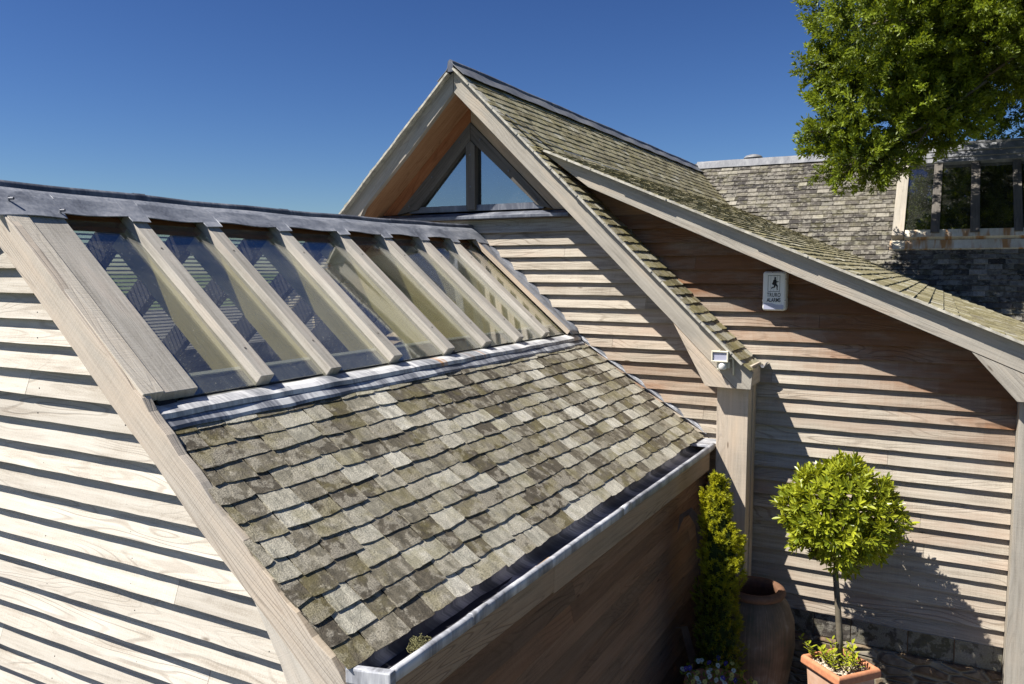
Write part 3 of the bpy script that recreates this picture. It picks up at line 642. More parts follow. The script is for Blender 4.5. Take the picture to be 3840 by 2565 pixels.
ws = MB(); ws.hexa([V(-5.10, 6.37, 0.475), V(-2.88, 6.37, 0.475), V(-2.88, 6.50, 0.475), V(-5.10, 6.50, 0.475), V(-5.10, 6.37, 0.505), V(-2.88, 6.37, 0.505), V(-2.88, 6.47, 0.540), V(-5.10, 6.47, 0.540)], (1, 0, 0)); ws.build('lead_ledge', M['leadroll'], Hs, bevel=0.004)
# --- bargeboards
def low1(x): return 0.47 - 0.977 * (x + 2.728)
B1 = MB(); V1 = 6.06
topl = [(x, steep(x) - 0.032) for x in np.linspace(-3.85, -1.222, 30)]
B1.prism(xz([(-3.847, 1.56)] + topl + [(-1.233, -0.890), (-1.345, -0.890)] + [(-1.835, -0.404), (-3.847, 1.562)][:1], V1), (0, 0.05, 0), (0.707, 0, -0.707), (0.6, 0.3, 0.0))
b1o = B1.build('bargeboard', M['oak'], Hs, bevel=0.003)
B = MB(); lf = [(-3.853, 1.735), (-4.483, 1.133), (-5.137, 0.509), (-5.95, -0.27), (-5.95, -0.52), (-4.937, 0.45), (-4.859, 0.59), (-4.343, 1.065), (-3.853, 1.557)]
B.prism(xz(lf, V1), (0, 0.05, 0), (0.707, 0, 0.707), (0.3, 0.8, 0.0)); B.build('bargeboard', M['oak'], Hs, bevel=0.003)
gs = MB(); gs.prism(xz([(-1.838, -0.406), (-1.578, -0.885), (-1.350, -0.891)], V1 + 0.006), (0, 0.045, 0), (0.707, 0, -0.707), (0.7, 0.7, 0.75)); gs.build('bargeboard_bracket', M['newoak'], Hs, bevel=0.002)
kn = MB(); kn.box((-1.262, V1 + 0.052, -0.872), (-1.236, 6.43, -0.715), (0, 1, 0), (.4, .2, .5)); kn.build('eaves_box', M['newoak'], Hs, bevel=0.003)
kn = MB(); kn.box((-1.58, V1 + 0.055, -0.884), (-1.265, 6.44, -0.868), (0, 1, 0), (.4, .2, .7)); kn.build('eaves_soffit', M['oak'], Hs)
ug = MB(); ug.sheet(lambda y, t: V(-1.228 + 0.045 * t, y, -0.735 - 0.03 * math.sin(t * 3.14) + 0.02 * t), [6.36, 6.46], [0, .3, .6, 1.0]); ug.build('gutter_stub', M['lead'], Hs, solid=0.003)
B2Y = 6.15
b2 = MB(); tp = [(-3.05, 1.02)] + [(x, cat(x) - 0.030) for x in np.linspace(-2.95, 1.0, 40)]; bl_ = [(1.0, -0.89), (0.186, -0.537), (-2.6, 0.684)]
b2.prism(xz(tp + bl_, B2Y), (0, 0.05, 0), (0.92, 0, -0.39), (0.7, 0.9, 0.0)); b2.build('lower_bargeboard', M['oak'], Hs, bevel=0.003)
b2 = MB(); b2.prism(xz([(0.190, -0.543), (0.466, -0.862), (1.0, -0.862), (1.0, -0.895)], B2Y + 0.005), (0, 0.05, 0), (0.6, 0, -0.7), (0.8, 0.2, 0.0)); b2.build('lower_bracket', M['oak'], Hs, bevel=0.002)
# bargeboard joint line
# soffits
so1 = MB(); so1.hexa([V(-3.85, V1 + .05, steep(-3.85) - .11), V(-1.26, V1 + .05, steep(-1.26) - .11), V(-1.26, YB - .03, steep(-1.26) - .11), V(-3.85, YB - .03, steep(-3.85) - .11), V(-3.85, V1 + .05, steep(-3.85) - .05), V(-1.26, V1 + .05, steep(-1.26) - .05), V(-1.26, YB - .03, steep(-1.26) - .05), V(-3.85, YB - .03, steep(-3.85) - .05)], (0.7, 0, -0.7), (.5, .5, .5)); so1.build('soffit', M['oak'], Hs)
def lz(x): return 1.775 + 0.968 * (x + 3.853)
so1 = MB(); so1.hexa([V(-3.855, V1 + .05, lz(-3.855) - .21), V(-3.855, YB - .03, lz(-3.855) - .21), V(-5.9, YB - .03, lz(-5.9) - .16), V(-5.9, V1 + .05, lz(-5.9) - .16), V(-3.855, V1 + .05, lz(-3.855) - .05), V(-3.855, YB - .03, lz(-3.855) - .05), V(-5.9, YB - .03, lz(-5.9) - .05), V(-5.9, V1 + .05, lz(-5.9) - .05)], (0.7, 0, 0.7), (.9, .5, .5)); so1.build('soffit', M['soffit'], Hs)
so1 = MB(); so1.hexa([V(-2.9, B2Y + .05, cat(-2.9) - .11), V(0.7, B2Y + .05, cat(0.7) - .11), V(0.7, YB - .03, cat(0.7) - .11), V(-2.9, YB - .03, cat(-2.9) - .11), V(-2.9, B2Y + .05, cat(-2.9) - .05), V(0.7, B2Y + .05, cat(0.7) - .05), V(0.7, YB - .03, cat(0.7) - .05), V(-2.9, YB - .03, cat(-2.9) - .05)], (0.9, 0, -0.4), (.5, .5, .5)); so1.build('soffit', M['sidewood'], Hs)
# posts
ps = MB(); ps.box((-1.515, 6.19, -3.35), (-1.275, 6.33, -0.888), (0, 0, 1), (0.55, 0.2, 0.65)); ps.build('corner_post', M['newoak'], Hs, bevel=0.003)
ps = MB(); ps.box((-1.305, 6.335, -3.35), (-1.266, 6.44, -0.888), (0, 0, 1), (0.3, 0.6, 0.9)); ps.build('post_trim', M['newoak'], Hs, bevel=0.002)
ps = MB(); ps.box((0.492, 6.30, -3.35), (0.74, 6.50, -0.862), (0, 0, 1), (0.4, 0.4, 0.0)); ps.build('corner_post', M['oak'], Hs, bevel=0.003)
# --- roofs
def yend(z): return min(14.0, z + 12.12)
Ls = math.sqrt(1 + 0.967 ** 2); Lc = math.sqrt(1 + 0.425 ** 2)
ns_ = nrm(V(0.967, 0, 1)); nc_ = nrm(V(0.425, 0, 1)); nl_ = nrm(V(-0.955, 0, 1))
def ps_(y, v, h): x = -3.85 + v / Ls; return V(x, y, steep(x)) + ns_ * (h - 0.022)
def pc_(y, v, h): x = -3.083 + v / Lc; return V(x, y, cat(x)) + nc_ * (h - 0.022)
def pl_(y, v, h): x = -3.85 - v / 1.383; return V(x, y, ztop(x)) + nl_ * (h - 0.022)
vs = 0.767 * Ls
m1 = MB(); slates(m1, ps_, lambda v: (6.01 + rr(-.008, .008), yend(steep(-3.85 + v / Ls)) + 0.05), 0.15, vs, 0.0985, 0.16, thick=0.007, rise=0.6, rough=0.0)
m1o = m1.build('slate_slope', M['slateM'], Hs)
m2 = MB(); slates(m2, pc_, lambda v: (6.10 + rr(-.008, .008), yend(cat(-3.083 + v / Lc)) + 0.05), 0.0, 4.10 * Lc, 0.0985, 0.16, thick=0.008, rise=1.0); m2.build('lower_slate_slope', M['slateM'], Hs)
m3 = MB(); slates(m3, ps_, lambda v: (6.01 + rr(-.008, .008), 6.46), vs, (3.85 - 1.222) * Ls, 0.0985, 0.17, thick=0.009, rise=0.9, rough=0.002); m3.build('slate_strip', M['slateM'], Hs)
m4 = MB(); slates(m4, pl_, lambda v: (6.01 + rr(-.01, .01), 14.0), 0.15, 2.15 * 1.383, 0.11, 0.19, thick=0.010); m4.build('slate_slope', M['slateM'], Hs)
dk = MB()
dk.hexa([ps_(6.08, .0, -.05), ps_(6.08, vs, -.05), ps_(14, vs, -.05), ps_(14, .0, -.05), ps_(6.08, .0, -.001), ps_(6.08, vs, -.001), ps_(14, vs, -.001), ps_(14, .0, -.001)], (0, 1, 0))
dk.hexa([ps_(6.08, vs, -.05), ps_(6.08, 2.6 * Ls, -.05), ps_(6.47, 2.6 * Ls, -.05), ps_(6.47, vs, -.05), ps_(6.08, vs, -.001), ps_(6.08, 2.6 * Ls, -.001), ps_(6.47, 2.6 * Ls, -.001), ps_(6.47, vs, -.001)], (0, 1, 0))
dk.hexa([pc_(6.16, .0, -.05), pc_(6.16, 4.08 * Lc, -.05), pc_(13, 4.08 * Lc, -.05), pc_(13, .0, -.05), pc_(6.16, .0, -.001), pc_(6.16, 4.08 * Lc, -.001), pc_(13, 4.08 * Lc, -.001), pc_(13, .0, -.001)], (0, 1, 0))
dk.hexa([pl_(6.08, .0, -.05), pl_(14, .0, -.05), pl_(14, 2.9, -.05), pl_(6.08, 2.9, -.05), pl_(6.08, .0, -.001), pl_(14, .0, -.001), pl_(14, 2.9, -.001), pl_(6.08, 2.9, -.001)], (0, 1, 0))
dk.build('roof_deck', M['innerdark'], Hs)
# pale undercloak along the verges
def strip(mb, fn, vs_, y0, y1, h0, h1):
    for a_, b_ in zip(vs_, vs_[1:]):
        j = rr(-.006, .006); mb.hexa([fn(y0 + j, a_, h0), fn(y0 + j, b_, h0), fn(y1, b_, h0), fn(y1, a_, h0), fn(y0 + j, a_, h1), fn(y0 + j, b_, h1), fn(y1, b_, h1), fn(y1, a_, h1)], (1, 0, 0))
uc = MB()
strip(uc, ps_, np.arange(0.06, 2.62 * Ls, 0.11), 5.998, 6.12, -.008, .009)
strip(uc, pl_, np.arange(0.06, 2.9, 0.11)[::-1], 5.998, 6.12, -.008, .009)
uc.build('verge_undercloak', M['verge'], Hs)
uc = MB(); strip(uc, pc_, np.arange(0.12, 4.08 * Lc, 0.23), 6.085, 6.20, -.006, .010); uc.build('verge_undercloak', M['verge'], Hs)
# ridge roll and apron
rg = MB(); ys = list(np.arange(6.01, 14.05, 0.12))
rg.sheet(lambda y, k: V(-3.85 + prof[int(k)][0] * 1.2, y, 1.80 + prof[int(k)][1] + 0.003 * math.sin(y * 4)), ys, list(range(len(prof))))
rg.face(rg.add([V(-3.85 + a_ * 1.2, 6.01, 1.80 + b_) for a_, b_ in prof])[::-1], (1, 0, 0), (.5, .5, .5)); rg.build('ridge_cap', M['leadroll'], Hs, smooth=True)
for sd in (1, -1):
    ap = MB(); ap.sheet(lambda y, v, sd=sd: (ps_ if sd > 0 else pl_)(y, v, 0.030 + 0.003 * math.sin(y * 9 + v * 20)), ys, [0.0, 0.05, 0.1, 0.15, 0.18]); ap.build('ridge_apron', M['leadpale'] if sd > 0 else M['lead'], Hs, solid=0.004)
# soakers at the change of pitch
def psk(x, y, h): 
    z = max(steep(x), cat(x)) if x < -3.083 else cat(x)
    return V(x, y, z + h)
for (xa, ya, xb, yb, n__) in ((-3.33, 6.06, -3.02, 6.16, 3), (-3.26, 6.30, -2.62, 6.95, 5)):
    for k in range(n__):
        t0, t1 = k / n__, (k + 0.9) / n__
        p0, p1 = psk(xa + (xb - xa) * t0, ya + (yb - ya) * t0, 0.022), psk(xa + (xb - xa) * t1, ya + (yb - ya) * t1, 0.030)
        sk_ = MB(); sk_.obox(p0, p1 - p0, V(-0.03, 0.055, 0.012), V(0.003, 0, 0.006), p1 - p0); sk_.build('lead_soaker', M['lead'], Hs, bevel=0.002)
# rear walls of the house
hb = MB(); hb.box((0.50, 6.62, -3.35), (0.72, 12.0, -0.62), (0, 1, 0)); hb.build('rear_wall', M['sidewood'], Hs)
hb = MB(); hb.box((-5.9, 6.62, -3.35), (-5.8, 14, -0.25), (0, 1, 0)); hb.build('rear_wall', M['sidewood'], Hs)

# ================================================================== SLATE WING with the dormer
Wg = thing('slate_wing', 'slate-roofed wing behind, with a strip of dormer windows over a rust-streaked sill', 'wing', (0.0, 14.0, -H))
nw = nrm(V(0, -1, 1)); q2 = math.sqrt(2)
def pw(x, v, h): y = 14.0 - v / q2; return V(x, y, y - 12.12) + nw * (h - 0.018)
def wrng(v):
    y = 14.0 - v / q2; z = y - 12.12
    xv = (-z - 1.916) / 0.967 if z > 1.065 else (-0.245 - z) / 0.425
    if y > 13.99: xv = -3.83
    return (min(xv, 1.0) - 0.03, 6.0)
wv = MB()
# slates left of, below and right of the dormer
def wl(v):
    a_, b_ = wrng(v); y = 14 - v / q2
    return (a_, -0.665 if 12.53 < y < 13.8 else b_)
slates(wv, pw, wl, 0.17, 4.3, 0.098, 0.165, thick=0.009, rise=1.0)
wv.build('slate_slope', M['slateW'], Wg)
dk = MB(); dk.hexa([pw(-3.9, 0, -.06), pw(6, 0, -.06), pw(6, 4.3, -.06), pw(-3.9, 4.3, -.06), pw(-3.9, 0, -.002), pw(6, 0, -.002), pw(6, 4.3, -.002), pw(-3.9, 4.3, -.002)][::1], (1, 0, 0))
dk.hexa([V(-3.9, 14.0, 1.80), V(6, 14, 1.80), V(6, 17, -1.2), V(-3.9, 17, -1.2), V(-3.9, 14.0, 1.86), V(6, 14, 1.86), V(6, 17, -1.14), V(-3.9, 17, -1.14)], (1, 0, 0)); dk.build('roof_deck', M['slateW'], Wg)
rg = MB(); xs = list(np.arange(-3.86, 6.0, 0.12))
rg.sheet(lambda x, k: V(x, 14.0 - prof[int(k)][0] * 1.3, 1.865 + prof[int(k)][1] * 0.9 + 0.003 * math.sin(x * 5)), xs, list(range(len(prof))), (1, 0, 0)); rg.build('ridge_cap', M['leadpale'], Wg, smooth=True)
ap = MB(); ap.sheet(lambda x, v: pw(x, v, 0.032 + 0.002 * math.sin(x * 9)), [x for x in xs], [0, 0.06, 0.12, 0.19], (1, 0, 0)); ap.build('ridge_apron', M['leadpale'], Wg, solid=0.004)
vt = MB(); vt.lathe([(0.0, 0.10), (0.06, 0.097), (0.12, 0.08), (0.155, 0.05), (0.16, 0.03), (0.13, 0.025), (0.13, -0.1)], (-2.95, 14.2, 1.885), 24); vt.build('roof_vent', M['leadpale'], Wg, smooth=True)
# dormer: shallow box on the slope
hD = 0.10
def dbox(mb, x0, x1, v0, v1, h0, h1, g=(1, 0, 0), rnd=None): mb.hexa([pw(x0, v1, h0), pw(x1, v1, h0), pw(x1, v0, h0), pw(x0, v0, h0), pw(x0, v1, h1), pw(x1, v1, h1), pw(x1, v0, h1), pw(x0, v0, h1)], g, rnd)
vy = lambda y: (14.0 - y) * q2
dm = MB(); dbox(dm, -0.66, -0.51, vy(13.72), vy(12.56), 0.0, hD, (0, 1, 1), (.3, .3, 0))
dmo = dm.build('dormer', M['oak'], Wg, bevel=0.003)
for xa, xb in ((-0.18, -0.07), (0.30, 0.41), (0.81, 0.91), (1.31, 1.42), (1.82, 1.93), (2.33, 2.44)):
    dm = MB(); dbox(dm, xa, xb, vy(13.72), vy(12.60), 0.0, hD - 0.01, (0, 1, 1), (random.random(), .3, 0)); dm.build('mullion', M['darkoak'], dmo, bevel=0.003)  # darker oak than the jamb: shade put into the mullion colour
xs_ = [-0.51, -0.18, 0.30, 0.81, 1.31, 1.82, 2.33]; xb_ = [-0.18, 0.30, 0.81, 1.31, 1.82, 2.33, 2.8]
for a_, b_ in zip(xs_, xb_):
    a_ = a_ if a_ < -0.5 else a_ + 0.11
    g = MB(); dbox(g, a_ + .003, b_ - .003, vy(13.66), vy(12.66), hD - 0.055, hD - 0.047); g.build('dormer_pane', M['glassdorm'], dmo)
db = MB(); dbox(db, -0.62, 2.82, vy(13.68), vy(12.62), -0.30, -0.28); db.build('dormer_lining', M['innerdark'], dmo)
hd = MB(); dbox(hd, -0.72, 2.9, vy(13.90), vy(13.80), 0.03, hD + 0.05); dbox(hd, -0.70, 2.9, vy(13.80), vy(13.72), 0.0, hD + 0.03); dbox(hd, -0.69, 2.9, vy(13.722), vy(13.655), 0.0, hD + 0.012); hd.build('dormer_head', M['leadpale'], dmo, bevel=0.004)
hr = MB(); hr.tube([pw(-0.74, vy(13.93), hD + 0.03), pw(2.9, vy(13.93), hD + 0.03)], 0.03, 10); hr.build('dormer_roll', M['leadpale'], dmo)
si = MB(); dbox(si, -0.50, 2.9, vy(12.655), vy(12.55), 0.0, hD - 0.03); dbox(si, -0.68, 2.9, vy(12.53), vy(12.41), 0.0, 0.035); si.build('dormer_sill', M['sill'], dmo, bevel=0.004)
bw = MB(); bw.box((0.9, 11.05, -3.35), (6.0, 11.15, -0.95), (1, 0, 0)); bw.box((5.9, 11.15, -3.35), (6.0, 17.0, -1.2), (1, 0, 0)); bw.build('wing_wall', rbm_, Wg)

# ================================================================== ALARM BOX
def text_mesh(body, size, xs, parent, loc, mat, name):
    cu = bpy.data.curves.new(name, 'FONT'); cu.body = body; cu.size = size; cu.align_x = 'CENTER'; cu.align_y = 'BOTTOM_BASELINE'; cu.offset = size * 0.016; cu.extrude = 0.0006
    cu.space_character = 1.12 if body == 'TRURO' else 1.0
    tmp = bpy.data.objects.new('tmp', cu); sc.collection.objects.link(tmp); bpy.context.view_layer.update()
    me = bpy.data.meshes.new_from_object(tmp.evaluated_get(bpy.context.evaluated_depsgraph_get())); bpy.data.objects.remove(tmp)
    wd = max(v.co.x for v in me.vertices) - min(v.co.x for v in me.vertices); cx = (max(v.co.x for v in me.vertices) + min(v.co.x for v in me.vertices)) / 2
    for v in me.vertices: v.co = Vector(((v.co.x - cx) * xs / wd, -v.co.z, v.co.y))
    me.materials.clear(); me.materials.append(mat)
    o = bpy.data.objects.new(name, me); sc.collection.objects.link(o); o.parent = parent; o.location = loc; return o
ax_, az_ = -1.142, -0.157; AY = 6.395
AY = 6.385
AL = thing('alarm_box', 'white burglar alarm box with a black running-man emblem, high on the brown boards', 'alarm box', (ax_, YB - 0.03, az_ - 0.155))
ab = MB()
def rrect(w_, h_, r, y, cx=0, cz=0, n=6):
    o_ = []
    for (sx, sz, a0) in ((1, 1, 0), (-1, 1, 90), (-1, -1, 180), (1, -1, 270)):
        for k in range(n + 1):
            a_ = R(a0 + 90 * k / n); o_.append(V(ax_ + cx + sx * (w_ / 2 - r) + r * math.cos(a_), y, az_ + cz + sz * (h_ / 2 - r) + r * math.sin(a_)))
    return o_
rings = [rrect(0.180, 0.306, 0.024, YB - 0.028), rrect(0.178, 0.304, 0.024, AY + 0.022), rrect(0.172, 0.298, 0.022, AY + 0.010), rrect(0.156, 0.282, 0.018, AY + 0.002), rrect(0.146, 0.272, 0.016, AY)]
ids = [ab.add(r_) for r_ in rings]; nR = len(rings[0])
for k in range(len(ids) - 1):
    for j in range(nR):
        q = (j + 1) % nR; ab.face([ids[k][j], ids[k][q], ids[k + 1][q], ids[k + 1][j]], (0, 0, 1), (.5, .5, .5))
ab.face(ids[-1], (1, 0, 0), (.5, .5, .5)); ab.build('case', M['white'], AL)
mp = 0.000326
def az2(px, py, y): return V(ax_ + (px - 640) * mp, y, az_ - (py - 873) * mp)
le = MB(); le.prism([az2(*p, AY - 0.0003) for p in ((402, 1160), (600, 1162), (690, 1195), (862, 1200), (862, 1290), (840, 1305), (430, 1305), (402, 1285))], (0, -0.0012, 0), (1, 0, 0)); le.build('strobe_lens', M['lens'], AL)
em = MB(); yy = AY - 0.0004
for (a_, b_, c_, d_) in ((492, 500, 768, 508), (492, 878, 768, 887), (492, 508, 500, 878), (760, 508, 768, 878)): em.prism([az2(a_, b_, yy), az2(c_, b_, yy), az2(c_, d_, yy), az2(a_, d_, yy)], (0, -0.001, 0), (1, 0, 0))
for px in (556, 630, 700): em.prism([az2(px, 508, yy), az2(px + 3, 508, yy), az2(px + 3, 878, yy), az2(px, 878, yy)], (0, -0.0005, 0), (1, 0, 0))
man = [(645, 590), (612, 622), (602, 668), (583, 690), (600, 726), (628, 728), (632, 766), (578, 780), (573, 822), (590, 825), (599, 800), (655, 790), (668, 742), (690, 762), (697, 842), (733, 834), (712, 815), (722, 745), (688, 700), (690, 668), (737, 656), (735, 640), (692, 640), (678, 596)]
em.prism([az2(*p, yy - 0.0006) for p in man], (0, -0.0008, 0), (1, 0, 0))
em.prism([az2(657 + 20 * math.cos(a_), 566 + 27 * math.sin(a_), yy - 0.0006) for a_ in np.linspace(0, 6.28, 14, endpoint=False)], (0, -0.0008, 0), (1, 0, 0))
em.build('emblem', M['black'], AL)
text_mesh('TRURO', 0.043, 0.101, AL, (0 + (632 - 640) * mp, AY - 0.001 - (YB - 0.03), 0.155 - (1006 - 873) * mp), M['black'], 'lettering')
text_mesh('ALARMS', 0.043, 0.102, AL, (0 + (632 - 640) * mp, AY - 0.001 - (YB - 0.03), 0.155 - (1128 - 873) * mp), M['black'], 'lettering')
for px, py in ((897, 590), (893, 1085), (590, 432)):
    scw = MB(); p = az2(px, py, AY + 0.006); scw.tube([p, p + V(0, -0.004, 0)], 0.004, 8); scw.build('screw', M['leadroll'], AL)
nb = MB(); p = az2(372, 1100, AY + 0.03); nb.tube([p + V(-.004, 0, 0), p + V(0.01, 0, 0)], 0.009, 10); nb.build('side_catch', M['white'], AL)

# ================================================================== FLOODLIGHT
FLt = thing('floodlight', 'small cream floodlight with motion sensor at the foot of the upper bargeboard', 'floodlight', (-1.44, V1, -0.72))
def fb(name, lo_, hi_, mat, bev=0.002): b = MB(); b.box(lo_, hi_); return b.build(name, mat, FLt, bevel=bev)
fy = 5.985
fr = MB()
for lo_, hi_ in (((-1.513, fy - .012, -0.611), (-1.387, fy + .02, -0.600)), ((-1.513, fy - .012, -0.684), (-1.387, fy + .02, -0.673)), ((-1.513, fy - .012, -0.673), (-1.503, fy + .02, -0.611)), ((-1.397, fy - .012, -0.673), (-1.387, fy + .02, -0.611))): fr.box(lo_, hi_)
fr.build('lamp_frame', M['cream'], FLt, bevel=0.003)
fb('lamp_glass', (-1.503, fy, -0.673), (-1.397, fy + 0.004, -0.611), M['lens'], 0)
hs = MB(); hs.hexa([V(-1.505, fy + .02, -0.68), V(-1.395, fy + .02, -0.68), V(-1.42, fy + .06, -0.665), V(-1.48, fy + .06, -0.665), V(-1.505, fy + .02, -0.603), V(-1.395, fy + .02, -0.603), V(-1.42, fy + .06, -0.62), V(-1.48, fy + .06, -0.62)], (1, 0, 0)); hs.build('lamp_housing', M['cream'], FLt, bevel=0.003)
sn = MB(); sn.lathe([(0.0, -0.056), (0.022, -0.054), (0.03, -0.046), (0.031, -0.02), (0.026, 0.0), (0.0, 0.002)], (-1.433, 6.005, -0.688), 20); sn.build('motion_sensor', M['white'], FLt, smooth=True)
fb('sensor_arm', (-1.477, 6.0, -0.745), (-1.462, 6.055, -0.690), M['cream'])
fb('mounting_box', (-1.413, 6.03, -0.735), (-1.387, 6.058, -0.685), M['cream'])
cb = MB(); cb.tube([(-1.390, 6.02, -0.655), (-1.368, 6.03, -0.655), (-1.362, 6.035, -0.672), (-1.360, 6.04, -0.735), (-1.360, 6.045, -0.785)], 0.006, 8); cb.build('cable_stub', M['cream'], FLt, smooth=True)
kb = MB(); kb.tube([(-1.45, fy - .004, -0.60), (-1.45, fy - .004, -0.592)], 0.007, 10); kb.build('top_screw', M['cream'], FLt)

# ================================================================== GARDEN
def leafmesh(mb, p, d, nrm_, L, W, rnd, fold=0.25, droop=0.0):
    d = nrm(d); s_ = nrm(np.cross(d, nrm_)); u = np.cross(s_, d)
    bx = lambda t, sg, k: p + d * L * t + sg * s_ * W * 0.5 * k + u * fold * W * k
    i = mb.add([p, bx(.22, 1, .62), bx(.55, 1, 1), bx(.84, 1, .6), p + d * L, bx(.84, -1, .6), bx(.55, -1, 1), bx(.22, -1, .62)])
    z5 = [(0, 0)] * 5
    mb.face([i[0], i[1], i[2], i[3], i[4]], d, rnd, z5); mb.face([i[0], i[4], i[5], i[6], i[7]], d, rnd, z5)
def rdir():
    v = rng.normal(size=3); return v / np.linalg.norm(v)

# --- potted bay tree
pc = V(-0.51, 5.72, -2.68)
BT = thing('potted_bay_tree', 'lollipop-clipped bay tree with bright green leaves in a square terracotta planter', 'bay tree', (pc[0], pc[1], -H))
ca, sa = math.cos(R(49)), math.sin(R(49))
def rot(x, y, z): return V(pc[0] + ca * x - sa * y, pc[1] + sa * x + ca * y, z)
def frus(mb, s0, z0, s1, z1, s2=None, z2=None): pass
pt = MB()
def ring(s_, z): return [rot(-s_, -s_, z), rot(s_, -s_, z), rot(s_, s_, z), rot(-s_, s_, z)]
def shell(mb, prof_):
    ids = [mb.add(ring(s_, z)) for s_, z in prof_]
    for k in range(len(ids) - 1):
        for j in range(4):
            q = (j + 1) % 4; mb.face([ids[k][j], ids[k][q], ids[k + 1][q], ids[k + 1][j]], (0, 0, 1), (.5, .5, .5))
    mb.face(ids[0][::-1], (0, 0, 1), (.5, .5, .5)); mb.face(ids[-1], (0, 0, 1), (.5, .5, .5))
shell(pt, [(0.12, -H), (0.155, -2.745), (0.145, -2.745), (0.13, -2.9)]); pt.build('planter', M['terrapale'], BT, bevel=0.004)
rm_ = MB(); shell(rm_, [(0.152, -2.752), (0.178, -2.748), (0.184, -2.735), (0.182, -2.695), (0.172, -2.682), (0.158, -2.682), (0.148, -2.695), (0.143, -2.76)]); rm_.build('planter_rim', M['terra'], BT, bevel=0.006)
gv = MB()
for k in range(330):
    x, y = rr(-.138, .138), rr(-.138, .138); r_ = rr(0.006, 0.013); c = rot(x, y, -2.712 + rr(-.004, .012)); ax1, ax2, ax3 = rdir(), rdir(), rdir()
    dirs = [nrm(V(1, 0, 0) + .3 * ax1), nrm(V(-1, 0, .2) + .3 * ax2), nrm(V(0, 1, 0) + .3 * ax3), nrm(V(0, -1, 0) + .3 * ax1), nrm(V(0, 0, 1) + .4 * ax2), V(0, 0, -1)]
    i = gv.add([c + q * r_ * rr(.7, 1.2) for q in dirs])
    for f in ((0, 2, 4), (2, 1, 4), (1, 3, 4), (3, 0, 4), (2, 0, 5), (1, 2, 5), (3, 1, 5), (0, 3, 5)): gv.face([i[q] for q in f], (1, 0, 0), (random.random(),) * 3, [(0, 0)] * 3)
gv.build('gravel_chippings', M['gravel'], BT)
so_ = MB(); so_.prism([rot(-.143, -.143, -2.74), rot(.143, -.143, -2.74), rot(.143, .143, -2.74), rot(-.143, .143, -2.74)], (0, 0, 0.02), (1, 0, 0)); so_.build('planter_soil', M['soil'], BT)
bc = V(-0.563, 5.86, -1.69)
tb = V(-0.520, 5.76, -2.72)
tk = MB(); tk.tube([tb, tb + V(-.008, .02, .2), tb + V(-.03, .04, .42), V(-.575, 5.85, -2.12), V(-.57, 5.86, -1.9), bc], [0.026, 0.022, 0.020, 0.019, 0.015, 0.008], 12)
for k in range(26):
    d = rdir(); d[2] = abs(d[2]) * .8 - .15; d = nrm(d); a0 = V(-.573, 5.855, -2.06) + V(0, 0, rr(0, .25)); tk.tube([a0, a0 + d * .15 + V(0, 0, .03), bc + d * .33], [0.008, 0.005, 0.002], 5)
tk.build('trunk', M['bark'], BT, smooth=True)
cr = MB()
for k in range(900):
    d = rdir(); lump = 1 + 0.12 * math.sin(d[0] * 7 + 1) * math.cos(d[2] * 6 + d[1] * 4); rad = 0.372 * lump * (1 + rr(-.06, .06)) * (1 - 0.55 * random.random() ** 3.0)
    tip = bc + d * V(1.03, 1.0, 0.96) * rad
    if d[2] < -0.75 and random.random() < 0.5: continue
    ax = nrm(d + 0.5 * rdir() + V(0, 0, .25)); u1 = nrm(np.cross(ax, V(.2, .1, 1))); u2 = np.cross(ax, u1); tone = random.random()
    m = random.randint(7, 12)
    for j in range(m):
        an = j * 2.4 + rr(0, 1); t = j / m; ld = nrm(ax * (0.35 + 0.9 * t) + (math.cos(an) * u1 + math.sin(an) * u2) * (1.1 - 0.5 * t))
        leafmesh(cr, tip + ax * (t * 0.045 - 0.03), ld, ax, rr(0.045, 0.074), rr(0.017, 0.025), (min(1, max(0, (tone * .6 + rr(0, .45)) * (0.35 + 0.65 * min(1, rad / .36)))), 0, 0), fold=0.16)  # leaves darken toward the crown's middle, inner shade put into their colour
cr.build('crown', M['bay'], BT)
for k in range(17):
    st = MB(); sl_ = MB()
    x, y = (rr(-.12, .12), rr(-.12, .12)); b0 = rot(x, y, -2.715); tp_ = b0 + V(rr(-.04, .04), rr(-.04, .04), rr(.05, .17))
    if k < 4: b0 = rot(rr(-.13, -.05), rr(.0, .13), -2.71); tp_ = b0 + V(rr(-.1, -.03), rr(-.02, .05), rr(.08, .14))
    st.tube([b0, (b0 + tp_) / 2 + V(.005, 0, 0), tp_], [0.003, 0.0025, 0.0015], 5)
    for j in range(12):
        t = (j + 2) / 13; an = j * 2.4; ld = nrm(V(math.cos(an), math.sin(an), 0.55)); leafmesh(sl_, b0 + (tp_ - b0) * t, ld, V(0, 0, 1), rr(.032, .055), rr(.014, .019), (rr(.3, 1), 0, 0), .15)
    st.build('stem', M['bark'], sl_.build('basal_shoot', M['bay'], BT))

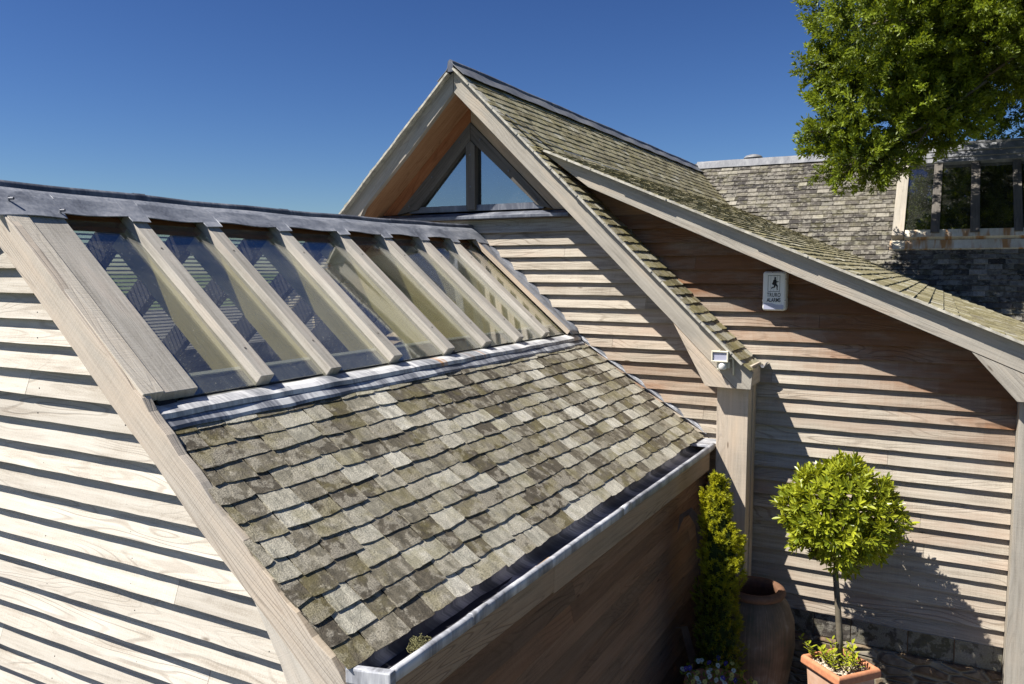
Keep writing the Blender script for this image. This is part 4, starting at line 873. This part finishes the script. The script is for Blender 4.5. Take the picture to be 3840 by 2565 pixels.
# --- urn
ux, uy = -1.13, 5.88
UR = thing('terracotta_urn', 'big rounded clay urn with a rolled brown rim, in shade beside the post', 'urn', (ux, uy, -H))
um, t_, p_ = newmat('ribbed_clay'); n_ = N(t_); uvn = n_.n('ShaderNodeUVMap').outputs[0]
rib = n_.noise(n_.vmath('MULTIPLY', uvn, (85.0, 1.5, 1.0)), 1.0, 2, 0.5, 0.4); bl = n_.noise(n_.n('ShaderNodeTexCoord').outputs['Object'], 5.0, 4, .6)
cu_ = n_.ramp(n_.math('ADD', n_.math('MULTIPLY', bl, .7), n_.math('MULTIPLY', rib, .3)), [(.36, (0.06, 0.055, 0.03)), (.47, (0.12, 0.08, 0.045)), (.56, (0.17, 0.115, 0.07)), (.68, (0.27, 0.23, 0.18))])
n_.set(p_.inputs['Base Color'], cu_); p_.inputs['Roughness'].default_value = 0.7; n_.set(p_.inputs['Normal'], n_.bump(rib, .7, .006))
b = MB(); b.lathe([(0.17, -3.35 + 2.33), (0.20, -0.95), (0.26, -0.65), (0.295, -0.40), (0.285, -0.22), (0.245, -0.11), (0.205, -0.06), (0.185, -0.045)], (ux, uy, -2.33), 64); b.build('urn_body', um, UR, smooth=True)
b = MB(); b.lathe([(0.183, -0.058), (0.212, -0.046), (0.222, -0.022), (0.213, 0.002), (0.190, 0.010), (0.166, 0.002), (0.158, -0.02), (0.165, -0.07), (0.22, -0.2), (0.26, -0.45), (0.0, -0.95)], (ux, uy, -2.33), 48); b.build('urn_rim', M['urnrim'], UR, smooth=True)

# --- golden yew
yx, yy_ = -1.285, 5.42
YT = thing('golden_yew', 'narrow upright yew with golden sunlit tips, standing before the urn', 'yew', (yx, yy_, -H))
yt = MB(); yt.tube([(yx, yy_, -H + .25), (yx + .01, yy_, -2.5), (yx - .02, yy_, -1.7), (yx - .015, yy_, -1.4)], [0.02, 0.016, 0.010, 0.004], 8); yt.build('trunk', M['bark'], YT)
yc = MB()
def yw(z):
    z = z / 1.052  # half width
    t = (-1.345 - z) / 1.35
    return 0.028 + 0.10 * min(1, max(0, t) * 2.6) ** 0.9 * (1 - 0.12 * max(0, t - .6))
def rosette(c, ax, n_l, L, tone):
    u1 = nrm(np.cross(ax, V(.3, .2, .9))); u2 = np.cross(ax, u1)
    for j in range(n_l):
        an = j * 2.4 + rr(0, .6); t = j / n_l; d = nrm(ax * (0.2 + 1.2 * t) + (math.cos(an) * u1 + math.sin(an) * u2) * (1.1 - .6 * t)); s_ = nrm(np.cross(d, ax + .1 * u1)) * 0.0034
        b0 = c + ax * t * 0.03; i = yc.add([b0 - s_, b0 + s_, b0 + d * L + s_ * .4, b0 + d * L - s_ * .4]); yc.face(i, d, (min(1, max(0, tone + rr(-.2, .2))), 0, 0), [(0, 0)] * 4)
for k in range(1500):
    z = -1.43 - 1.62 * random.random() ** 0.9; a_ = rr(0, 6.283); lobe = 1 + .22 * math.sin(3 * a_ + z * 9) + .14 * math.sin(z * 23 + a_)
    r_ = yw(z) * lobe * (1 - .45 * random.random() ** 2); c = V(yx - 0.02 * (z + 2) + r_ * math.cos(a_), yy_ + r_ * math.sin(a_), z)
    ax = nrm(V(math.cos(a_) * .8, math.sin(a_) * .8, 0.9) + .5 * rdir()); rosette(c, ax, 15, rr(.02, .03), (rr(.35, 1) if r_ > .7 * yw(z) else .1) * (1 if z > -1.95 else max(.12, 1 - (-1.95 - z) * 2.2)))  # golden tips on top; lower and inner ones carry painted shade
for (x0, z0, x1, z1) in ((-1.37, -1.79, -1.385, -1.51), (-1.18, -2.1, -1.14, -1.81), (-1.29, -1.58, -1.312, -1.40)):
    for k in range(60):
        t = random.random(); a_ = rr(0, 6.28); r_ = 0.034 * (1 - .5 * t) * rr(.4, 1); c = V(x0 + (x1 - x0) * t + r_ * math.cos(a_), yy_ - .02 + r_ * math.sin(a_), z0 + (z1 - z0) * t); rosette(c, nrm(V(math.cos(a_), math.sin(a_), 1.0)), 15, .024, rr(.6, 1))
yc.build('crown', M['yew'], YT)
ko = MB(); ko.sheet(lambda a_, z: V(yx - 0.02 * (z + 2) + .72 * yw(z) * (1 + .22 * math.sin(3 * a_ + z * 9)) * math.cos(a_), yy_ + .72 * yw(z) * (1 + .22 * math.sin(3 * a_ + z * 9)) * math.sin(a_), z), list(np.linspace(0, 6.2832, 17)), list(np.linspace(-3.1, -1.46, 34))); ko.build('shade_core', M['yewcore'], YT)  # solid dark core added as painted shade between the sprays
yb_ = MB(); yb_.lathe([(0.13, -H + 3.35 - 3.35 + 0.0), (0.17, -2.86), (0.185, -2.85), (0.185, -2.81), (0.165, -2.81), (0.16, -2.85), (0.0, -2.85)], (yx, yy_, 0.0), 28); yb_.build('pot', M['terra'], YT, smooth=False)
# --- pansies in a bowl
px_, py_ = -1.12, 4.86
px_, py_ = -1.19, 5.05
PB = thing('pansy_bowl', 'bowl of small purple, white and yellow pansies at the foot of the yew', 'flowers', (px_, py_, -H))
b = MB(); b.lathe([(0.13, -H), (0.2, -2.74), (0.215, -2.73), (0.215, -2.70), (0.195, -2.70), (0.19, -2.74), (0.0, -2.73)], (px_, py_, 0.0), 28); b.build('bowl', M['terra'], PB)
PM = {'purple': plain_mat('purple_petal', (0.10, 0.06, 0.28), .5, .3, .3, 90.), 'cream': plain_mat('cream_petal', (0.62, 0.60, 0.42), .5, .3, .1, 90.), 'yellow': plain_mat('yellow_petal', (0.62, 0.50, 0.12), .5, .3, .2, 90.)}
lf_ = MB()
for k in range(260):
    a_ = rr(0, 6.28); r_ = .24 * math.sqrt(random.random()); p = V(px_ + r_ * math.cos(a_), py_ + r_ * math.sin(a_), -2.69 + rr(0, .06) * (1 - r_ * 2)); leafmesh(lf_, p, nrm(rdir() * .8 + V(0, 0, .5)), V(0, 0, 1), .035, .016, (rr(0, .5), 0, 0))
lf_.build('foliage', M['bay'], PB)
for cname, cnt in (('purple', 10), ('cream', 18), ('yellow', 10)):
    for k in range(cnt):
        fl_ = MB(); a_ = rr(0, 6.28); r_ = .25 * math.sqrt(random.random()); c = V(px_ + r_ * math.cos(a_), py_ + r_ * math.sin(a_), -2.625 + rr(-.02, .03) - r_ * .15)
        nf = nrm(V(.15, -.7, .7) + .5 * rdir()); u1 = nrm(np.cross(nf, V(0, 0, 1))); u2 = np.cross(u1, nf); u2 = u2 if u2[2] > 0 else -u2
        for q, (an, rad) in enumerate(((60, .014), (120, .014), (185, .013), (-5, .013), (-90, .016))):
            d = math.cos(R(an)) * u1 + math.sin(R(an)) * u2; s_ = -math.sin(R(an)) * u1 + math.cos(R(an)) * u2; h_ = nf * (.001 * q)
            i = fl_.add([c + h_, c + d * rad * .6 + s_ * rad * .6 + h_, c + d * rad * 1.15 + s_ * rad * .35 + h_, c + d * rad * 1.15 - s_ * rad * .35 + h_, c + d * rad * .6 - s_ * rad * .6 + h_]); fl_.face(i, d, (.5, .5, .5), [(0, 0)] * 5)
        fo = fl_.build('pansy', PM[cname], PB)
        ce = MB(); i = ce.add([c + nf * .007 + (math.cos(t) * u1 + math.sin(t) * u2) * .0035 for t in (0, 1.57, 3.14, 4.71)]); ce.face(i, u1, (.5, .5, .5), [(0, 0)] * 4); ce.build('flower_eye', M['black'] if cname != 'purple' else PM['yellow'], fo)
# --- brown strap leaf plant behind the yew
LP = thing('strap_leaf_plant', 'dark arching strap-leaved plant against the shaded wall behind the yew', 'plant', (-1.42, 5.62, -H))
lpm = MB()
def blade(mb, pts, w0):
    P = [V(*p) for p in pts]; n = len(P); L, Rr = [], []
    for k in range(n):
        d = nrm(P[min(k + 1, n - 1)] - P[max(k - 1, 0)]); s_ = nrm(np.cross(d, V(.2, -.9, .3))); wd = w0 * math.sin(math.pi * (0.12 + 0.86 * k / (n - 1))); L.append(P[k] + s_ * wd); Rr.append(P[k] - s_ * wd)
    a = mb.add(L); b = mb.add(P); c = mb.add(Rr)
    for k in range(n - 1): mb.face([a[k], a[k + 1], b[k + 1], b[k]], P[1] - P[0], (.5, .5, .5)); mb.face([b[k], b[k + 1], c[k + 1], c[k]], P[1] - P[0], (.5, .5, .5))
blade(lpm, [(-1.40, 5.62, -3.1), (-1.42, 5.61, -2.6), (-1.44, 5.60, -2.1), (-1.47, 5.59, -1.82), (-1.54, 5.58, -1.735), (-1.60, 5.57, -1.78), (-1.625, 5.56, -1.90)], 0.035)
blade(lpm, [(-1.36, 5.64, -3.1), (-1.34, 5.66, -2.7), (-1.30, 5.68, -2.35), (-1.24, 5.7, -2.2)], 0.03)
blade(lpm, [(-1.44, 5.60, -3.1), (-1.50, 5.55, -2.8), (-1.53, 5.45, -2.55), (-1.55, 5.3, -2.5)], 0.03)
lpm.build('strap_leaves', M['dryleaf'], LP, solid=0.003)
b = MB(); b.lathe([(0.10, -H), (0.13, -3.1), (0.14, -3.1), (0.14, -3.07), (0.0, -3.07)], (-1.40, 5.62, 0.0), 24); b.build('pot', M['terra'], LP)
# --- dry moss tuft in the gutter
MT = thing('dry_moss_tuft', 'dry twiggy tuft lying in the near end of the lead gutter', 'moss', (-1.67, 2.38, -1.45))
b = MB()
for k in range(110):
    c = V(-1.668, 2.37, -1.410); p0 = c + rdir() * V(.042, .045, .036) * rr(.4, 1); path = [p0]
    for j in range(5): q = path[-1] + rdir() * 0.016; q = c + (q - c) * min(1, .052 / (np.linalg.norm(q - c) + 1e-6)); path.append(q)
    b.tube(path, 0.0012, 4)
b.build('twigs', M['moss'], MT)
# --- big tree
TR = thing('oak_tree', 'large leafy tree overhanging the slate wing at the upper right', 'tree', (3.6, 10.2, -H))
tt = MB(); tt.tube([(3.6, 10.2, -H), (3.55, 10.2, -1.5), (3.3, 10.3, 0.6), (2.9, 10.5, 2.6), (2.5, 10.6, 4.8)], [0.34, 0.27, 0.23, 0.17, 0.08], 14)
blobs = [((1.9, 15.6, 3.3), (2.8, 1.2, 1.7)), ((-0.2, 15.3, 4.2), (1.2, 1.0, 1.2)), ((0.95, 11.7, 3.8), (2.3, 2.1, 1.65)), ((-0.72, 11.1, 2.05), (0.9, 0.8, 0.76)), ((-0.15, 11.3, 1.95), (0.55, 0.6, 0.5)), ((0.4, 11.5, 2.75), (1.2, 1.1, 0.75)), ((2.2, 11.9, 3.3), (1.7, 1.6, 1.2)), ((0.8, 12.3, 5.7), (2.4, 2.2, 1.6)), ((3.4, 11.0, 4.6), (2.2, 2.2, 2.4)), ((1.3, 13.3, 4.6), (1.7, 1.2, 1.3)), ((-0.75, 10.9, 3.0), (0.9, 0.9, 1.2)), ((-0.92, 10.8, 1.32), (0.55, 0.45, 0.36)), ((-1.32, 10.9, 1.72), (0.36, .35, .2)), ((-1.5, 10.95, 2.6), (0.3, .3, .25))]
for (c, s_) in blobs:
    c = V(*c); a0 = V(2.75, 10.55, 3.5); mid = (a0 + c) / 2 + V(.1, .2, .3); tt.tube([a0, mid, c], [0.05, 0.03, 0.008], 7) if c[1] > 11.2 else None
    for k in range(10):
        d = rdir(); tt.tube([c, c + d * V(*s_) * .4, c + d * V(*s_) * .75], [0.02, 0.011, 0.004], 5)
tt.tube([(.35, 11.0, 2.2), (-.35, 10.75, 1.65), (-1.1, 10.75, 1.40), (-1.5, 10.8, 1.48)], [0.02, 0.014, 0.01, 0.004], 5)
tt.tube([(-.1, 10.85, 1.9), (-.40, 10.7, 1.35), (-.55, 10.7, 1.02)], [0.016, 0.011, 0.004], 5)
tt.build('trunk', M['bark'], TR, smooth=True)
# leaves as numpy arrays: whorls of slim leaves round twig tips
tips = []; axes = []; tone = []
for (c, s_) in blobs:
    area = (s_[0] * s_[1] * s_[2]) ** (2 / 3); nt_ = int(800 * area)
    if c[0] > 2.1: nt_ = int(nt_ * .4)
    for k in range(nt_):
        d = rdir(); lump = 1 + .13 * math.sin(d[0] * 6 + c[0] * 3) * math.sin(d[2] * 7 + c[2]) + .08 * math.sin(d[0] * 15 + d[2] * 13)
        fr_ = random.random() ** 1.8; p = V(*c) + d * V(*s_) * lump * (1 - .5 * fr_)
        if p[1] < 14.3 and p[1] + -12.12 - p[2] > -0.25: continue
        tips.append(p); axes.append(nrm(d + V(0, -.1, .25) + .7 * rdir())); tone.append(max(0.0, rr(0.35, 1.25) - fr_ * 1.3))  # yellow new growth outside; inner shade painted in as darker leaves
for k in range(26):
    t = random.random(); tips.append(V(-.9 - .75 * t, 10.75, 1.42 + .1 * t + rr(-.05, .05))); axes.append(nrm(V(-1, 0, .2) + .6 * rdir())); tone.append(.7)
tips = np.array(tips); axes = np.array(axes); tone = np.array(tone); NL = 46
T = len(tips)
b0 = np.repeat(tips, NL, 0); ax = np.repeat(axes, NL, 0); tn = np.repeat(tone, NL)
u1 = np.cross(ax, np.array([.21, .13, .97])); u1 /= np.linalg.norm(u1, axis=1)[:, None]; u2 = np.cross(ax, u1)
an = rng.uniform(0, 6.283, T * NL)[:, None]; tt_ = rng.uniform(0, 1, T * NL)[:, None]
d = ax * (.2 + 1.0 * tt_) + (np.cos(an) * u1 + np.sin(an) * u2) * (1.05 - .4 * tt_); d /= np.linalg.norm(d, axis=1)[:, None]
b0 = b0 + ax * (tt_ * .17 - .10) + rng.normal(size=b0.shape) * .018
sdir = np.cross(d, ax + .4 * rng.normal(size=ax.shape)); sdir /= np.linalg.norm(sdir, axis=1)[:, None]
L = rng.uniform(.045, .072, (T * NL, 1)); Wd = L * rng.uniform(.15, .2, (T * NL, 1))
vv_ = np.stack([b0, b0 + d * L * .5 + sdir * Wd, b0 + d * L, b0 + d * L * .5 - sdir * Wd], 1).reshape(-1, 3)
me = bpy.data.meshes.new('crown'); nf = T * NL
me.vertices.add(nf * 4); me.vertices.foreach_set('co', vv_.astype(np.float32).ravel())
me.loops.add(nf * 4); me.loops.foreach_set('vertex_index', np.arange(nf * 4, dtype=np.int32))
me.polygons.add(nf); me.polygons.foreach_set('loop_start', np.arange(0, nf * 4, 4, dtype=np.int32)); 
me.update(calc_edges=True)
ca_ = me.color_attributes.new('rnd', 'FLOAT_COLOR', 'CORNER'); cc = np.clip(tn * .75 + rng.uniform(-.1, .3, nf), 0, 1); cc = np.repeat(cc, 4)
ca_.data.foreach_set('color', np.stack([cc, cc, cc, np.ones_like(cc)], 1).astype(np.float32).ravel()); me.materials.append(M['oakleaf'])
co = bpy.data.objects.new('crown', me); sc.collection.objects.link(co); co.parent = TR; co.location = (-3.6, -10.2, H)
print('oak leaves', nf)

# ================================================================== GROUND
gm, t_, p_ = newmat('grass_ground'); n_ = N(t_); tc_ = n_.n('ShaderNodeTexCoord').outputs['Object']
n_.set(p_.inputs['Base Color'], n_.ramp(n_.noise(tc_, 0.8, 8, .7), [(.3, (0.035, 0.06, 0.015)), (.7, (0.09, 0.12, 0.03))])); p_.inputs['Roughness'].default_value = .95
b = MB(); b.sheet(lambda x, y: V(x, y, -H - 0.02), [-900, -60, 0, 60, 900], [-900, -60, 0, 60, 900]); g_ = b.build('ground', gm); struct(g_)
ym, t_, p_ = newmat('dark_flagstones'); n_ = N(t_); tc_ = n_.n('ShaderNodeTexCoord').outputs['Object']
br_ = n_.n('ShaderNodeTexBrick'); n_.set(br_.inputs['Vector'], tc_); br_.inputs['Scale'].default_value = 1.0; br_.inputs['Brick Width'].default_value = .6; br_.inputs['Row Height'].default_value = .42; br_.inputs['Mortar Size'].default_value = .01
br_.inputs['Color1'].default_value = (.10, .095, .09, 1); br_.inputs['Color2'].default_value = (.16, .15, .135, 1); br_.inputs['Mortar'].default_value = (.06, .06, .05, 1)
n_.set(p_.inputs['Base Color'], n_.mix(n_.mr(n_.noise(tc_, 6, 5), .3, .7), br_.outputs[0], (.6, .6, .6), 'MULTIPLY')); p_.inputs['Roughness'].default_value = .7
n_.set(p_.inputs['Normal'], n_.bump(n_.noise(tc_, 14, 5), .5, .01))
b = MB(); b.box((-60, -6, -H - 0.015), (9, 6.45, -H), (1, 0, 0)); b.box((-60, 6.46, -H - 0.015), (-6.0, 60, -H), (1, 0, 0)); g_ = b.build('yard_paving', ym); struct(g_)

# ================================================================== lift everything to ground level 0
for o in list(sc.objects):
    if o.parent is None and o.type not in ('CAMERA', 'LIGHT'): o.location.z += H
